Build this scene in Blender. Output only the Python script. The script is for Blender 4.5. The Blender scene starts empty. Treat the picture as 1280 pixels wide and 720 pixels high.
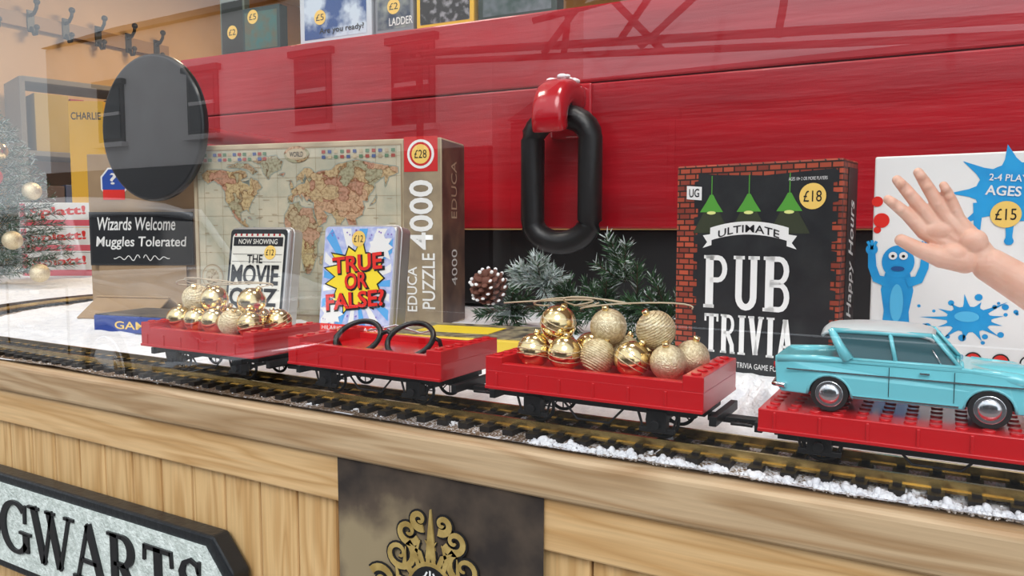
import bpy,bmesh,math,random
from mathutils import Vector,Matrix,noise
from math import sin,cos,pi,radians,sqrt,atan2
R=random.Random(7)
sc=bpy.context.scene
sc.view_settings.view_transform='Standard'
sc.view_settings.gamma=.93

# ---------------------------------------------------------------- materials
MC={}
def mat(name,col,rough=.5,metal=0,col2=None,ns=40,stretch=(1,1,1),bump=0,bs=200,coat=0,lo=.35,hi=.65,bstretch=None,spec=.5,detail=4,dist=.002):
    if name in MC: return MC[name]
    m=bpy.data.materials.new(name); m.use_nodes=True; nt=m.node_tree; N=nt.nodes; L=nt.links
    p=N['Principled BSDF']
    p.inputs['Base Color'].default_value=(*col,1); p.inputs['Roughness'].default_value=rough
    p.inputs['Metallic'].default_value=metal; p.inputs['Coat Weight'].default_value=coat
    p.inputs['Specular IOR Level'].default_value=spec
    tc=N.new('ShaderNodeTexCoord')
    if col2:
        mp=N.new('ShaderNodeMapping'); mp.inputs['Scale'].default_value=stretch
        L.new(tc.outputs['Object'],mp.inputs[0])
        n=N.new('ShaderNodeTexNoise'); n.inputs['Scale'].default_value=ns; n.inputs['Detail'].default_value=detail
        L.new(mp.outputs[0],n.inputs['Vector'])
        r=N.new('ShaderNodeValToRGB'); r.color_ramp.elements[0].position=lo; r.color_ramp.elements[1].position=hi
        r.color_ramp.elements[0].color=(*col,1); r.color_ramp.elements[1].color=(*col2,1)
        L.new(n.outputs[0],r.inputs[0]); L.new(r.outputs[0],p.inputs['Base Color'])
    if bump:
        mp2=N.new('ShaderNodeMapping'); mp2.inputs['Scale'].default_value=bstretch or (1,1,1)
        L.new(tc.outputs['Object'],mp2.inputs[0])
        n2=N.new('ShaderNodeTexNoise'); n2.inputs['Scale'].default_value=bs; n2.inputs['Detail'].default_value=3
        L.new(mp2.outputs[0],n2.inputs['Vector'])
        b=N.new('ShaderNodeBump'); b.inputs['Strength'].default_value=bump; b.inputs['Distance'].default_value=dist
        L.new(n2.outputs[0],b.inputs['Height']); L.new(b.outputs[0],p.inputs['Normal'])
    MC[name]=m; return m

def wood(name,c1,c2,c3,axis='X',rough=.45):
    m=bpy.data.materials.new(name); m.use_nodes=True; nt=m.node_tree; N=nt.nodes; L=nt.links
    p=N['Principled BSDF']; p.inputs['Roughness'].default_value=rough
    tc=N.new('ShaderNodeTexCoord'); mp=N.new('ShaderNodeMapping')
    mp.inputs['Scale'].default_value=(1.3,16,16) if axis=='X' else (16,16,1.3)
    L.new(tc.outputs['Object'],mp.inputs[0])
    n=N.new('ShaderNodeTexNoise'); n.inputs['Scale'].default_value=1.9; n.inputs['Detail'].default_value=2; n.inputs['Distortion'].default_value=.3
    L.new(mp.outputs[0],n.inputs['Vector'])
    mu=N.new('ShaderNodeMath'); mu.operation='MULTIPLY'; mu.inputs[1].default_value=11
    L.new(n.outputs[0],mu.inputs[0])
    pp=N.new('ShaderNodeMath'); pp.operation='PINGPONG'; pp.inputs[1].default_value=1
    L.new(mu.outputs[0],pp.inputs[0])
    r=N.new('ShaderNodeValToRGB'); e=r.color_ramp.elements
    e[0].color=(*c1,1); e[1].color=(*c2,1); e[0].position=.25; e[1].position=1
    L.new(pp.outputs[0],r.inputs[0])
    mp2=N.new('ShaderNodeMapping'); mp2.inputs['Scale'].default_value=(6,160,160) if axis=='X' else (160,160,6)
    L.new(tc.outputs['Object'],mp2.inputs[0])
    n2=N.new('ShaderNodeTexNoise'); n2.inputs['Scale'].default_value=2; n2.inputs['Detail'].default_value=3
    L.new(mp2.outputs[0],n2.inputs['Vector'])
    mx=N.new('ShaderNodeMixRGB'); mx.blend_type='MULTIPLY'; mx.inputs[0].default_value=.3
    L.new(r.outputs[0],mx.inputs[1]); L.new(n2.outputs[0],mx.inputs[2])
    v=N.new('ShaderNodeTexVoronoi'); v.inputs['Scale'].default_value=5.5
    mp3=N.new('ShaderNodeMapping'); mp3.inputs['Scale'].default_value=(.7,1,1.4) if axis=='X' else (1.4,1,.7)
    L.new(tc.outputs['Object'],mp3.inputs[0]); L.new(mp3.outputs[0],v.inputs['Vector'])
    r2=N.new('ShaderNodeValToRGB'); r2.color_ramp.elements[0].position=.03; r2.color_ramp.elements[1].position=.08
    r2.color_ramp.elements[0].color=(1,1,1,1); r2.color_ramp.elements[1].color=(0,0,0,1)
    L.new(v.outputs['Distance'],r2.inputs[0])
    mx2=N.new('ShaderNodeMixRGB'); L.new(r2.outputs[0],mx2.inputs[0]); L.new(mx.outputs[0],mx2.inputs[1]); mx2.inputs[2].default_value=(*c3,1)
    L.new(mx2.outputs[0],p.inputs['Base Color'])
    b=N.new('ShaderNodeBump'); b.inputs['Strength'].default_value=.25; b.inputs['Distance'].default_value=.001
    L.new(n2.outputs[0],b.inputs['Height']); L.new(b.outputs[0],p.inputs['Normal'])
    MC[name]=m; return m

def brick_mat():
    m=bpy.data.materials.new('printed_brick'); m.use_nodes=True; nt=m.node_tree; N=nt.nodes; L=nt.links
    p=N['Principled BSDF']; p.inputs['Roughness'].default_value=.35
    tc=N.new('ShaderNodeTexCoord'); s=N.new('ShaderNodeSeparateXYZ'); L.new(tc.outputs['Object'],s.inputs[0])
    a=N.new('ShaderNodeMath'); a.operation='ADD'; L.new(s.outputs[0],a.inputs[0]); L.new(s.outputs[1],a.inputs[1])
    c=N.new('ShaderNodeCombineXYZ'); L.new(a.outputs[0],c.inputs[0]); L.new(s.outputs[2],c.inputs[1])
    b=N.new('ShaderNodeTexBrick'); b.inputs['Scale'].default_value=34; b.inputs['Color1'].default_value=(.50,.10,.05,1); b.inputs['Color2'].default_value=(.22,.045,.03,1)
    b.inputs['Mortar'].default_value=(.04,.022,.018,1); b.inputs['Mortar Size'].default_value=.035
    L.new(c.outputs[0],b.inputs['Vector']); L.new(b.outputs[0],p.inputs['Base Color'])
    return m

def country_mat(name,scale,stops):
    """printed atlas: voronoi 'countries' with thin borders and mottled ageing"""
    m=bpy.data.materials.new(name); m.use_nodes=True; nt=m.node_tree; N=nt.nodes; L=nt.links
    p=N['Principled BSDF']; p.inputs['Roughness'].default_value=.35
    tc=N.new('ShaderNodeTexCoord')
    nz=N.new('ShaderNodeTexNoise'); nz.inputs['Scale'].default_value=45; nz.inputs['Detail'].default_value=4; L.new(tc.outputs['Object'],nz.inputs['Vector'])
    vm=N.new('ShaderNodeVectorMath'); vm.operation='MULTIPLY_ADD'; vm.inputs[1].default_value=(.05,.0,.05); L.new(nz.outputs['Color'],vm.inputs[0]); L.new(tc.outputs['Object'],vm.inputs[2])
    v=N.new('ShaderNodeTexVoronoi'); v.inputs['Scale'].default_value=scale; L.new(vm.outputs[0],v.inputs['Vector'])
    s=N.new('ShaderNodeSeparateColor'); L.new(v.outputs['Color'],s.inputs[0])
    r=N.new('ShaderNodeValToRGB'); r.color_ramp.interpolation='CONSTANT'; e=r.color_ramp.elements
    e[0].color=(*stops[0],1); e[1].color=(*stops[1],1); e[1].position=1/len(stops)
    for i,c in enumerate(stops[2:]): q=e.new((i+2)/len(stops)); q.color=(*c,1)
    L.new(s.outputs[0],r.inputs[0])
    v2=N.new('ShaderNodeTexVoronoi'); v2.feature='DISTANCE_TO_EDGE'; v2.inputs['Scale'].default_value=scale; L.new(vm.outputs[0],v2.inputs['Vector'])
    r2=N.new('ShaderNodeValToRGB'); r2.color_ramp.elements[0].position=.01; r2.color_ramp.elements[1].position=.045; r2.color_ramp.elements[0].color=(.55,.38,.28,1); r2.color_ramp.elements[1].color=(1,1,1,1)
    L.new(v2.outputs['Distance'],r2.inputs[0])
    n2=N.new('ShaderNodeTexNoise'); n2.inputs['Scale'].default_value=190; n2.inputs['Detail'].default_value=5; L.new(tc.outputs['Object'],n2.inputs['Vector'])
    r3=N.new('ShaderNodeValToRGB'); r3.color_ramp.elements[0].position=.35; r3.color_ramp.elements[1].position=.55; r3.color_ramp.elements[0].color=(.62,.56,.48,1); r3.color_ramp.elements[1].color=(1,1,1,1); L.new(n2.outputs[0],r3.inputs[0])
    m1=N.new('ShaderNodeMixRGB'); m1.blend_type='MULTIPLY'; m1.inputs[0].default_value=1; L.new(r.outputs[0],m1.inputs[1]); L.new(r2.outputs[0],m1.inputs[2])
    m2=N.new('ShaderNodeMixRGB'); m2.blend_type='MULTIPLY'; m2.inputs[0].default_value=1; L.new(m1.outputs[0],m2.inputs[1]); L.new(r3.outputs[0],m2.inputs[2])
    L.new(m2.outputs[0],p.inputs['Base Color']); return m

black=mat('black_plastic',(.012,.012,.013),.4)
blackiron=mat('black_iron_paint',(.010,.010,.011),.36,bump=.4,bs=60)
red=mat('red_plastic',(.62,.008,.014),.28,coat=.3)
white=mat('white_print',(.85,.85,.83),.4)
ink=mat('black_print',(.015,.015,.017),.35)
stick=mat('yellow_sticker',(.9,.62,.16),.5)
brass=mat('brass_rail',(.80,.58,.22),.25,1,col2=(.50,.34,.12),ns=30)
snow=mat('snow',(.95,.96,.98),.7,col2=(.76,.78,.83),ns=90,bump=.9,bs=350,lo=.45,hi=.8)
gold=mat('shiny_gold',(.90,.72,.40),.15,1)
champ=mat('champagne_glitter',(.70,.58,.36),.38,.75,col2=(.92,.83,.60),ns=420,bump=.6,bs=900,lo=.4,hi=.6)
twine=mat('twine',(.6,.5,.36),.9)
chrome=mat('chrome',(.8,.8,.82),.15,1)
pine_h=wood('pine_horizontal',(.82,.55,.28),(.64,.38,.16),(.14,.055,.02),'X')
pine_v=wood('pine_vertical',(.84,.56,.27),(.66,.39,.16),(.14,.055,.02),'Z')
ledgew=wood('ledge_wood',(.64,.46,.28),(.46,.29,.15),(.12,.06,.03),'X')
brick=brick_mat()

# ---------------------------------------------------------------- mesh builder
class MB:
    def __init__(s,name): s.bm=bmesh.new(); s.m=[]; s.name=name
    def mi(s,m):
        if m not in s.m: s.m.append(m)
        return s.m.index(m)
    def tag(s,vs,m,smooth=False):
        i=s.mi(m); fs=set()
        for v in vs:
            for f in v.link_faces: fs.add(f)
        for f in fs:
            f.material_index=i
            f.smooth=smooth and len(f.verts)<=4
    def box(s,c,size,m,rot=None):
        c=Vector(c); i=s.mi(m); v=[]
        for dz in (-.5,.5):
            for dx,dy in ((-.5,-.5),(.5,-.5),(.5,.5),(-.5,.5)):
                q=Vector((dx*size[0],dy*size[1],dz*size[2]))
                v.append(s.bm.verts.new(c+(rot@q if rot else q)))
        for f in ((3,2,1,0),(4,5,6,7),(0,1,5,4),(1,2,6,5),(2,3,7,6),(3,0,4,7)): s.bm.faces.new([v[k] for k in f]).material_index=i
        return v
    def cyl(s,p0,p1,r0,m,r1=None,seg=20):
        p0=Vector(p0);p1=Vector(p1);d=p1-p0; r1=r0 if r1 is None else r1; i=s.mi(m)
        q=d.to_track_quat('Z','Y'); A=[];B=[]
        for k in range(seg):
            u=q@Vector((cos(2*pi*k/seg),sin(2*pi*k/seg),0)); A.append(s.bm.verts.new(p0+u*r0)); B.append(s.bm.verts.new(p1+u*r1))
        for k in range(seg):
            f=s.bm.faces.new((A[k],A[(k+1)%seg],B[(k+1)%seg],B[k])); f.smooth=True; f.material_index=i
        s.bm.faces.new(A[::-1]).material_index=i; s.bm.faces.new(B).material_index=i
    def sph(s,c,r,m,scale=(1,1,1),u=20,v=12,rot=None):
        c=Vector(c); i=s.mi(m); rows=[]
        def P(x,y,z):
            q=Vector((x*r*scale[0],y*r*scale[1],z*r*scale[2])); return s.bm.verts.new(c+(rot@q if rot else q))
        top=P(0,0,1); bot=P(0,0,-1)
        for j in range(1,v):
            t=pi*j/v; rows.append([P(sin(t)*cos(2*pi*k/u),sin(t)*sin(2*pi*k/u),cos(t)) for k in range(u)])
        fs=[]
        for k in range(u):
            k2=(k+1)%u
            fs.append((top,rows[0][k],rows[0][k2])); fs.append((bot,rows[-1][k2],rows[-1][k]))
            for j in range(v-2): fs.append((rows[j][k],rows[j+1][k],rows[j+1][k2],rows[j][k2]))
        for q in fs:
            f=s.bm.faces.new(q); f.smooth=True; f.material_index=i
    def prism(s,pts,y0,y1,m):
        a=[s.bm.verts.new((x,y0,z)) for x,z in pts]; b=[s.bm.verts.new((x,y1,z)) for x,z in pts]
        n=len(pts); fs=[s.bm.faces.new(a),s.bm.faces.new(b[::-1])]
        for i in range(n): fs.append(s.bm.faces.new((a[i],b[i],b[(i+1)%n],a[(i+1)%n])))
        i=s.mi(m)
        for f in fs: f.material_index=i
    def poly(s,pts,y,m):
        f=s.bm.faces.new([s.bm.verts.new((x,y,z)) for x,z in pts]); f.material_index=s.mi(m)
    def disc(s,cx,cz,r,y,m,rz=None,n=28):
        s.poly([(cx+r*cos(2*pi*i/n),cz+(rz or r)*sin(2*pi*i/n)) for i in range(n)],y,m)
    def rect(s,x0,x1,z0,z1,y,m): s.poly([(x0,z0),(x1,z0),(x1,z1),(x0,z1)],y,m)
    def tube(s,pts,r,m,seg=8,closed=False,flat=1):
        pts=[Vector(p) for p in pts]; n=len(pts); rings=[]
        up=Vector((0.13,.21,.97)).normalized()
        for i,p in enumerate(pts):
            if closed: t=pts[(i+1)%n]-pts[i-1]
            else: t=pts[min(i+1,n-1)]-pts[max(i-1,0)]
            t.normalize(); a=t.cross(up)
            if a.length<.05: a=t.cross(Vector((1,0,0)))
            a.normalize(); b=t.cross(a)
            rr=r[i] if isinstance(r,(list,tuple)) else r
            rings.append([s.bm.verts.new(p+rr*(cos(2*pi*k/seg)*a+sin(2*pi*k/seg)*b)) for k in range(seg)])
        idx=s.mi(m)
        for i in range(n if closed else n-1):
            A=rings[i];B=rings[(i+1)%n]
            for k in range(seg):
                f=s.bm.faces.new((A[k],A[(k+1)%seg],B[(k+1)%seg],B[k])); f.smooth=True; f.material_index=idx
        if not closed:
            for Rr in (rings[0][::-1],rings[-1]):
                f=s.bm.faces.new(Rr); f.material_index=idx
    def hook(s,pts,hw,ht,m,axis=Vector((1,0,0))):
        """rounded-rectangular bar swept along pts lying in the y-z plane; hw half width along x, ht half thickness"""
        n=len(pts); rings=[]; sec=[]
        for k in range(20):
            a=2*pi*k/20; c,q=cos(a),sin(a)
            sec.append((math.copysign(abs(c)**.55,c),math.copysign(abs(q)**.55,q)))
        for i,p in enumerate(pts):
            p=Vector(p); t=Vector(pts[min(i+1,n-1)])-Vector(pts[max(i-1,0)]); t.normalize(); nn=t.cross(axis).normalized()
            h=ht[i] if isinstance(ht,(list,tuple)) else ht; w=hw[i] if isinstance(hw,(list,tuple)) else hw
            rings.append([s.bm.verts.new(p+axis*w*c+nn*h*q) for c,q in sec])
        idx=s.mi(m)
        for i in range(n-1):
            for k in range(20):
                f=s.bm.faces.new((rings[i][k],rings[i][(k+1)%20],rings[i+1][(k+1)%20],rings[i+1][k])); f.smooth=True; f.material_index=idx
        for q in (rings[0],rings[-1]): s.bm.faces.new(q).material_index=idx
    def sweep(s,pts,w,z0,z1,m):
        n=len(pts); rg=[]
        for i,p in enumerate(pts):
            t=Vector(pts[min(i+1,n-1)])-Vector(pts[max(i-1,0)]); t.normalize(); nn=Vector((-t.y,t.x))*w/2
            rg.append([s.bm.verts.new(q) for q in ((p[0]+nn.x,p[1]+nn.y,z0),(p[0]-nn.x,p[1]-nn.y,z0),(p[0]-nn.x,p[1]-nn.y,z1),(p[0]+nn.x,p[1]+nn.y,z1))])
        i0=s.mi(m)
        for i in range(n-1):
            for k in range(4):
                f=s.bm.faces.new((rg[i][k],rg[i][(k+1)%4],rg[i+1][(k+1)%4],rg[i+1][k])); f.material_index=i0
        for q in (rg[0],rg[-1]):
            f=s.bm.faces.new(q); f.material_index=i0
    def ribbon(s,pts,ws,y0,y1,m):
        n=len(pts); a=[];b=[]
        for i,p in enumerate(pts):
            t=Vector(pts[min(i+1,n-1)])-Vector(pts[max(i-1,0)]); t.normalize()
            w=(ws[i] if isinstance(ws,(list,tuple)) else ws)/2
            a.append((p[0]-t.y*w,p[1]+t.x*w)); b.append((p[0]+t.y*w,p[1]-t.x*w))
        for i in range(n-1):
            s.prism([a[i],a[i+1],b[i+1],b[i]],y0,y1,m)
    def done(s,parent=None,loc=(0,0,0),rot=(0,0,0),bevel=0,bseg=2,sub=0,recalc=True):
        if recalc: bmesh.ops.recalc_face_normals(s.bm,faces=s.bm.faces[:])
        me=bpy.data.meshes.new(s.name); s.bm.to_mesh(me); s.bm.free()
        for m in s.m: me.materials.append(m)
        o=bpy.data.objects.new(s.name,me); sc.collection.objects.link(o)
        o.location=loc; o.rotation_euler=rot
        if parent: o.parent=parent
        if bevel:
            b=o.modifiers.new('bevel','BEVEL'); b.width=bevel; b.segments=bseg; b.limit_method='ANGLE'; b.angle_limit=radians(40)
        if sub:
            q=o.modifiers.new('sub','SUBSURF'); q.levels=sub; q.render_levels=sub
        return o

def root(name,loc=(0,0,0),rot=(0,0,0)):
    e=bpy.data.objects.new(name,None); e.empty_display_size=.02; sc.collection.objects.link(e)
    e.location=loc; e.rotation_euler=rot; return e

def text(parent,s,cx,cz,w,h,m,y,bold=.012,rot=0,arc=0,side=None,skew=0,name='lettering'):
    cu=bpy.data.curves.new('t','FONT'); cu.body=s; cu.offset=bold; cu.resolution_u=3
    o=bpy.data.objects.new('t',cu)
    me=None
    try:
        me=o.to_mesh().copy()
    except Exception:
        me=None
    if me is None or len(me.vertices)==0:
        sc.collection.objects.link(o); bpy.context.view_layer.update(); dg=bpy.context.evaluated_depsgraph_get()
        me=bpy.data.meshes.new_from_object(o.evaluated_get(dg))
    bpy.data.objects.remove(o)
    xs=[v.co.x for v in me.vertices]; ys=[v.co.y for v in me.vertices]
    x0,x1,y0,y1=min(xs),max(xs),min(ys),max(ys)
    for v in me.vertices:
        x=((v.co.x-x0)/(x1-x0)-.5)*w; z=((v.co.y-y0)/(y1-y0)-.5)*h
        x+=skew*z; z+=arc*(1-(2*x/w)**2)
        X=cx+x*cos(rot)-z*sin(rot); Z=cz+x*sin(rot)+z*cos(rot)
        v.co=(X,y,Z)
    bm=bmesh.new(); bm.from_mesh(me)
    for f in bm.faces:
        f.normal_update()
        if f.normal.y>0: f.normal_flip()
    bm.to_mesh(me); bm.free(); me.name=name
    me.materials.clear(); me.materials.append(m)
    for p in me.polygons: p.material_index=0
    ob=bpy.data.objects.new(name,me); sc.collection.objects.link(ob); ob.parent=parent
    if side is not None: ob.rotation_euler=(0,0,pi/2); ob.location=(side,0,0)
    return ob

def sticker(b,root_,cx,cz,r,y,s):
    b.disc(cx,cz,r,y,stick)
    text(root_,s,cx,cz,r*1.35,r*.85,ink,y-.0003,bold=.0)

def blob(cx,cz,r,n=11,amp=.45,seed=1,sx=1):
    rr=random.Random(seed); pts=[]
    for i in range(n*6):
        a=2*pi*i/(n*6); k=(i%6)/6*2*pi
        if i%6==0: pk=rr.uniform(.3,1)
        q=r*(.72+amp*pk*max(0,cos(k-pi))**2)
        pts.append((cx+q*cos(a)*sx,cz+q*sin(a)))
    return pts

# ---------------------------------------------------------------- room shell
plaster=mat('tan_wall_paint',(.68,.44,.22),.8,col2=(.60,.38,.18),ns=3)
def slab(name,c,size,m,bevel=0):
    b=MB(name); b.box((0,0,0),size,m); return b.done(loc=c,bevel=bevel)
floorm=mat('shop_floor',(.2,.15,.11),.6,col2=(.14,.1,.07),ns=4)
slab('floor',(-.85,2.4,-.98),(6.9,3.75,.06),floorm)
slab('wall_back',(-.85,4.25,.4),(6.9,.1,2.8),plaster)
slab('wall_left',(-4.25,2.35,.4),(.1,3.9,2.8),plaster)
slab('wall_right',(2.55,2.35,.4),(.1,3.9,2.8),plaster)
slab('ceiling',(-.85,2.4,1.84),(6.9,3.8,.08),mat('ceiling_white',(.8,.78,.74),.9))

# glass
g=bpy.data.materials.new('window_glass'); g.use_nodes=True; nt=g.node_tree; N=nt.nodes; L=nt.links; N.clear()
o_=N.new('ShaderNodeOutputMaterial'); mx=N.new('ShaderNodeMixShader'); tr=N.new('ShaderNodeBsdfTransparent'); gl=N.new('ShaderNodeBsdfGlossy')
gl.inputs['Roughness'].default_value=0.0
lw=N.new('ShaderNodeLayerWeight'); lw.inputs[0].default_value=.5
pw=N.new('ShaderNodeMath'); pw.operation='POWER'; pw.inputs[1].default_value=2.2; L.new(lw.outputs['Facing'],pw.inputs[0])
ma=N.new('ShaderNodeMath'); ma.operation='MULTIPLY_ADD'; ma.inputs[1].default_value=.50; ma.inputs[2].default_value=.09; L.new(pw.outputs[0],ma.inputs[0])
L.new(ma.outputs[0],mx.inputs[0]); L.new(tr.outputs[0],mx.inputs[1]); L.new(gl.outputs[0],mx.inputs[2]); L.new(mx.outputs[0],o_.inputs[0])
b=MB('window_1'); b.poly([(-4.2,.0),(2.5,.0),(2.5,1.8),(-4.2,1.8)],0,g); b.done(loc=(0,.573,0))

# ledge
b=MB('window_ledge')
b.box((-.85,1.26,-.022),(6.7,1.396,.04),ledgew)
b.done(bevel=.006,bseg=3)
b=MB('trim_1'); b.box((-.85,.580,-.066),(6.7,.02,.048),pine_h); b.done(bevel=.002)
b=MB('wall_front')
x=-4.2; i=0
while x<2.5:
    w=.058; b.box((x+w/2,.586,-.52),(w-.0022,.014,.86),pine_v); x+=w;i+=1
b.box((-.85,.605,-.52),(6.7,.02,.86),mat('groove_shadow_wood',(.25,.14,.06),.7))
b.done(bevel=.003)

# ---------------------------------------------------------------- ballast + snow
TY=.6275; CC=Vector((-1.35,TY+.62)); RR=.62
def tdist(x,y):
    if x>CC.x and y<1.3: return abs(y-TY)
    if x<=CC.x: return abs((Vector((x,y))-CC).length-RR)
    return 9
bal=bpy.data.materials.new('ballast'); bal.use_nodes=True; nt=bal.node_tree;N=nt.nodes;L=nt.links
p=N['Principled BSDF']; p.inputs['Roughness'].default_value=.85
tc=N.new('ShaderNodeTexCoord'); n1=N.new('ShaderNodeTexNoise'); n1.inputs['Scale'].default_value=420; n1.inputs['Detail'].default_value=2; L.new(tc.outputs['Object'],n1.inputs['Vector'])
n2=N.new('ShaderNodeTexNoise'); n2.inputs['Scale'].default_value=28; L.new(tc.outputs['Object'],n2.inputs['Vector'])
sx=N.new('ShaderNodeSeparateXYZ'); L.new(tc.outputs['Object'],sx.inputs[0])
mr=N.new('ShaderNodeMapRange'); mr.inputs['From Min'].default_value=-.5; mr.inputs['From Max'].default_value=.05; mr.inputs['To Min'].default_value=-.045; mr.inputs['To Max'].default_value=.17; L.new(sx.outputs[0],mr.inputs[0])
a1=N.new('ShaderNodeMath'); a1.operation='ADD'; L.new(n1.outputs[0],a1.inputs[0]); L.new(mr.outputs[0],a1.inputs[1])
a2=N.new('ShaderNodeMath'); a2.operation='MULTIPLY_ADD'; a2.inputs[1].default_value=.35; L.new(n2.outputs[0],a2.inputs[0]); L.new(a1.outputs[0],a2.inputs[2])
r=N.new('ShaderNodeValToRGB'); e=r.color_ramp.elements; e[0].position=.62; e[0].color=(.17,.10,.05,1); e[1].position=.80; e[1].color=(.85,.85,.88,1)
q=e.new(.7); q.color=(.36,.29,.22,1)
L.new(a2.outputs[0],r.inputs[0]); L.new(r.outputs[0],p.inputs['Base Color'])
bp=N.new('ShaderNodeBump'); bp.inputs['Strength'].default_value=.8; bp.inputs['Distance'].default_value=.002; L.new(n1.outputs[0],bp.inputs['Height']); L.new(bp.outputs[0],p.inputs['Normal'])
b=MB('snow_blanket'); i_s=b.mi(snow); i_b=b.mi(bal)
nx,ny=420,120; X0,X1,Y0,Y1=-3.9,1.3,.5745,1.94
vv=[]
for j in range(ny+1):
    row=[]
    for i in range(nx+1):
        x=X0+(X1-X0)*i/nx; y=Y0+(Y1-Y0)*(j/ny)**1.15
        d=tdist(x,y); k=min(1,max(0,(d-.042)/.05))
        z=k*(.006+.009*noise.noise(Vector((x*9,y*9,0)))+.004*noise.noise(Vector((x*40,y*40,3))))+.0006*noise.noise(Vector((x*200,y*200,0)))
        row.append(b.bm.verts.new((x,y,max(z,-.0008)+.0004)))
    vv.append(row)
for j in range(ny):
    for i in range(nx):
        f=b.bm.faces.new((vv[j][i],vv[j][i+1],vv[j+1][i+1],vv[j+1][i])); f.smooth=True
        c=f.calc_center_median(); f.material_index=i_b if tdist(c.x,c.y)<.055+.012*noise.noise(Vector((c.x*25,c.y*25,0))) else i_s
b.done(recalc=False)
b=MB('snow_clumps'); rs=random.Random(21)
def fluff(x,y,rad,n,k0=1):
    for k in range(n):
        q=rad*sqrt(rs.random()); a=rs.uniform(0,2*pi); r0=rs.uniform(.0010,.0034)*(1.3-q/rad)*k0
        yy=max(y+q*.5*sin(a),.5755+r0)
        b.sph((x+q*cos(a),yy,r0*.4+rs.random()*.0025*(1-q/rad)),r0,snow,(1.3,1,.8),8,5,Matrix.Rotation(rs.random()*3,3,'Y'))
x=-.30
while x<.22:
    fluff(x+rs.uniform(-.006,.006),.585,rs.uniform(.010,.020),rs.randint(30,75),1.1); x+=rs.uniform(.012,.030)
for k in range(45): fluff(rs.uniform(-.42,.2),rs.uniform(.60,.665),rs.uniform(.006,.014),rs.randint(10,28),.9)
for k in range(14): fluff(rs.uniform(-1.2,-.4),rs.uniform(.585,.67),rs.uniform(.006,.012),rs.randint(8,16),.6)
for k in range(1100):
    x=rs.uniform(-1.5,.25); y=rs.uniform(.577,.70); r0=rs.uniform(.0005,.0013)
    b.sph((x,y,r0*.5),r0,snow,(1,1,.8),5,3)
b.done(recalc=False)
b=MB('snow_drift')
for (cx,cy,h,w_) in ((-.140,.735,.046,.045),(-.095,.75,.036,.05),(-.185,.77,.040,.06),(.0,.76,.020,.07),(.12,.76,.022,.08),(-.45,.76,.008,.06)):
    n_=26; g_=[]
    for j in range(n_+1):
        g_.append([])
        for i in range(n_+1):
            u_=-1+2*i/n_; v_=-1+2*j/n_; q=max(0,1-u_*u_-v_*v_)
            x=cx+u_*w_; y=max(.695,cy+v_*w_*.8)
            z=h*q**.8*(1+.5*noise.noise(Vector((x*45,y*45,0)))+.35*noise.noise(Vector((x*120,y*120,2))))-.002
            g_[j].append(b.bm.verts.new((x,y,z)))
    i0=b.mi(snow)
    for j in range(n_):
        for i in range(n_):
            f=b.bm.faces.new((g_[j][i],g_[j][i+1],g_[j+1][i+1],g_[j+1][i])); f.smooth=True; f.material_index=i0
b.done(recalc=False)

# ---------------------------------------------------------------- track
b=MB('railway_track'); sl=mat('sleeper_plastic',(.018,.014,.012),.5)
x=CC.x
while x<1.1:
    b.box((x,TY,.0028),(.0105,.076,.0056),sl)
    for s_ in (-.0225,.0225): b.box((x,TY+s_,.0065),(.006,.011,.0025),sl)
    x+=.0245
a=radians(270)
while a>radians(115):
    c=CC+Vector((cos(a),sin(a)))*RR
    b.box((c.x,c.y,.0028),(.0105,.076,.0056),sl,Matrix.Rotation(a+pi/2,3,'Z')); a-=.0245/RR
for s_ in (-.0225,.0225):
    pts=[(1.1,TY+s_),(CC.x,TY+s_)]
    for k in range(1,50):
        a=radians(270)-radians(155)*k/49; rr_=RR-s_
        pts.append((CC.x+cos(a)*rr_,CC.y+sin(a)*rr_))
    b.sweep(pts,.0075,.0052,.007,brass); b.sweep(pts,.0022,.0068,.0112,brass); b.sweep(pts,.0036,.011,.0135,brass)
b.done()

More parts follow.
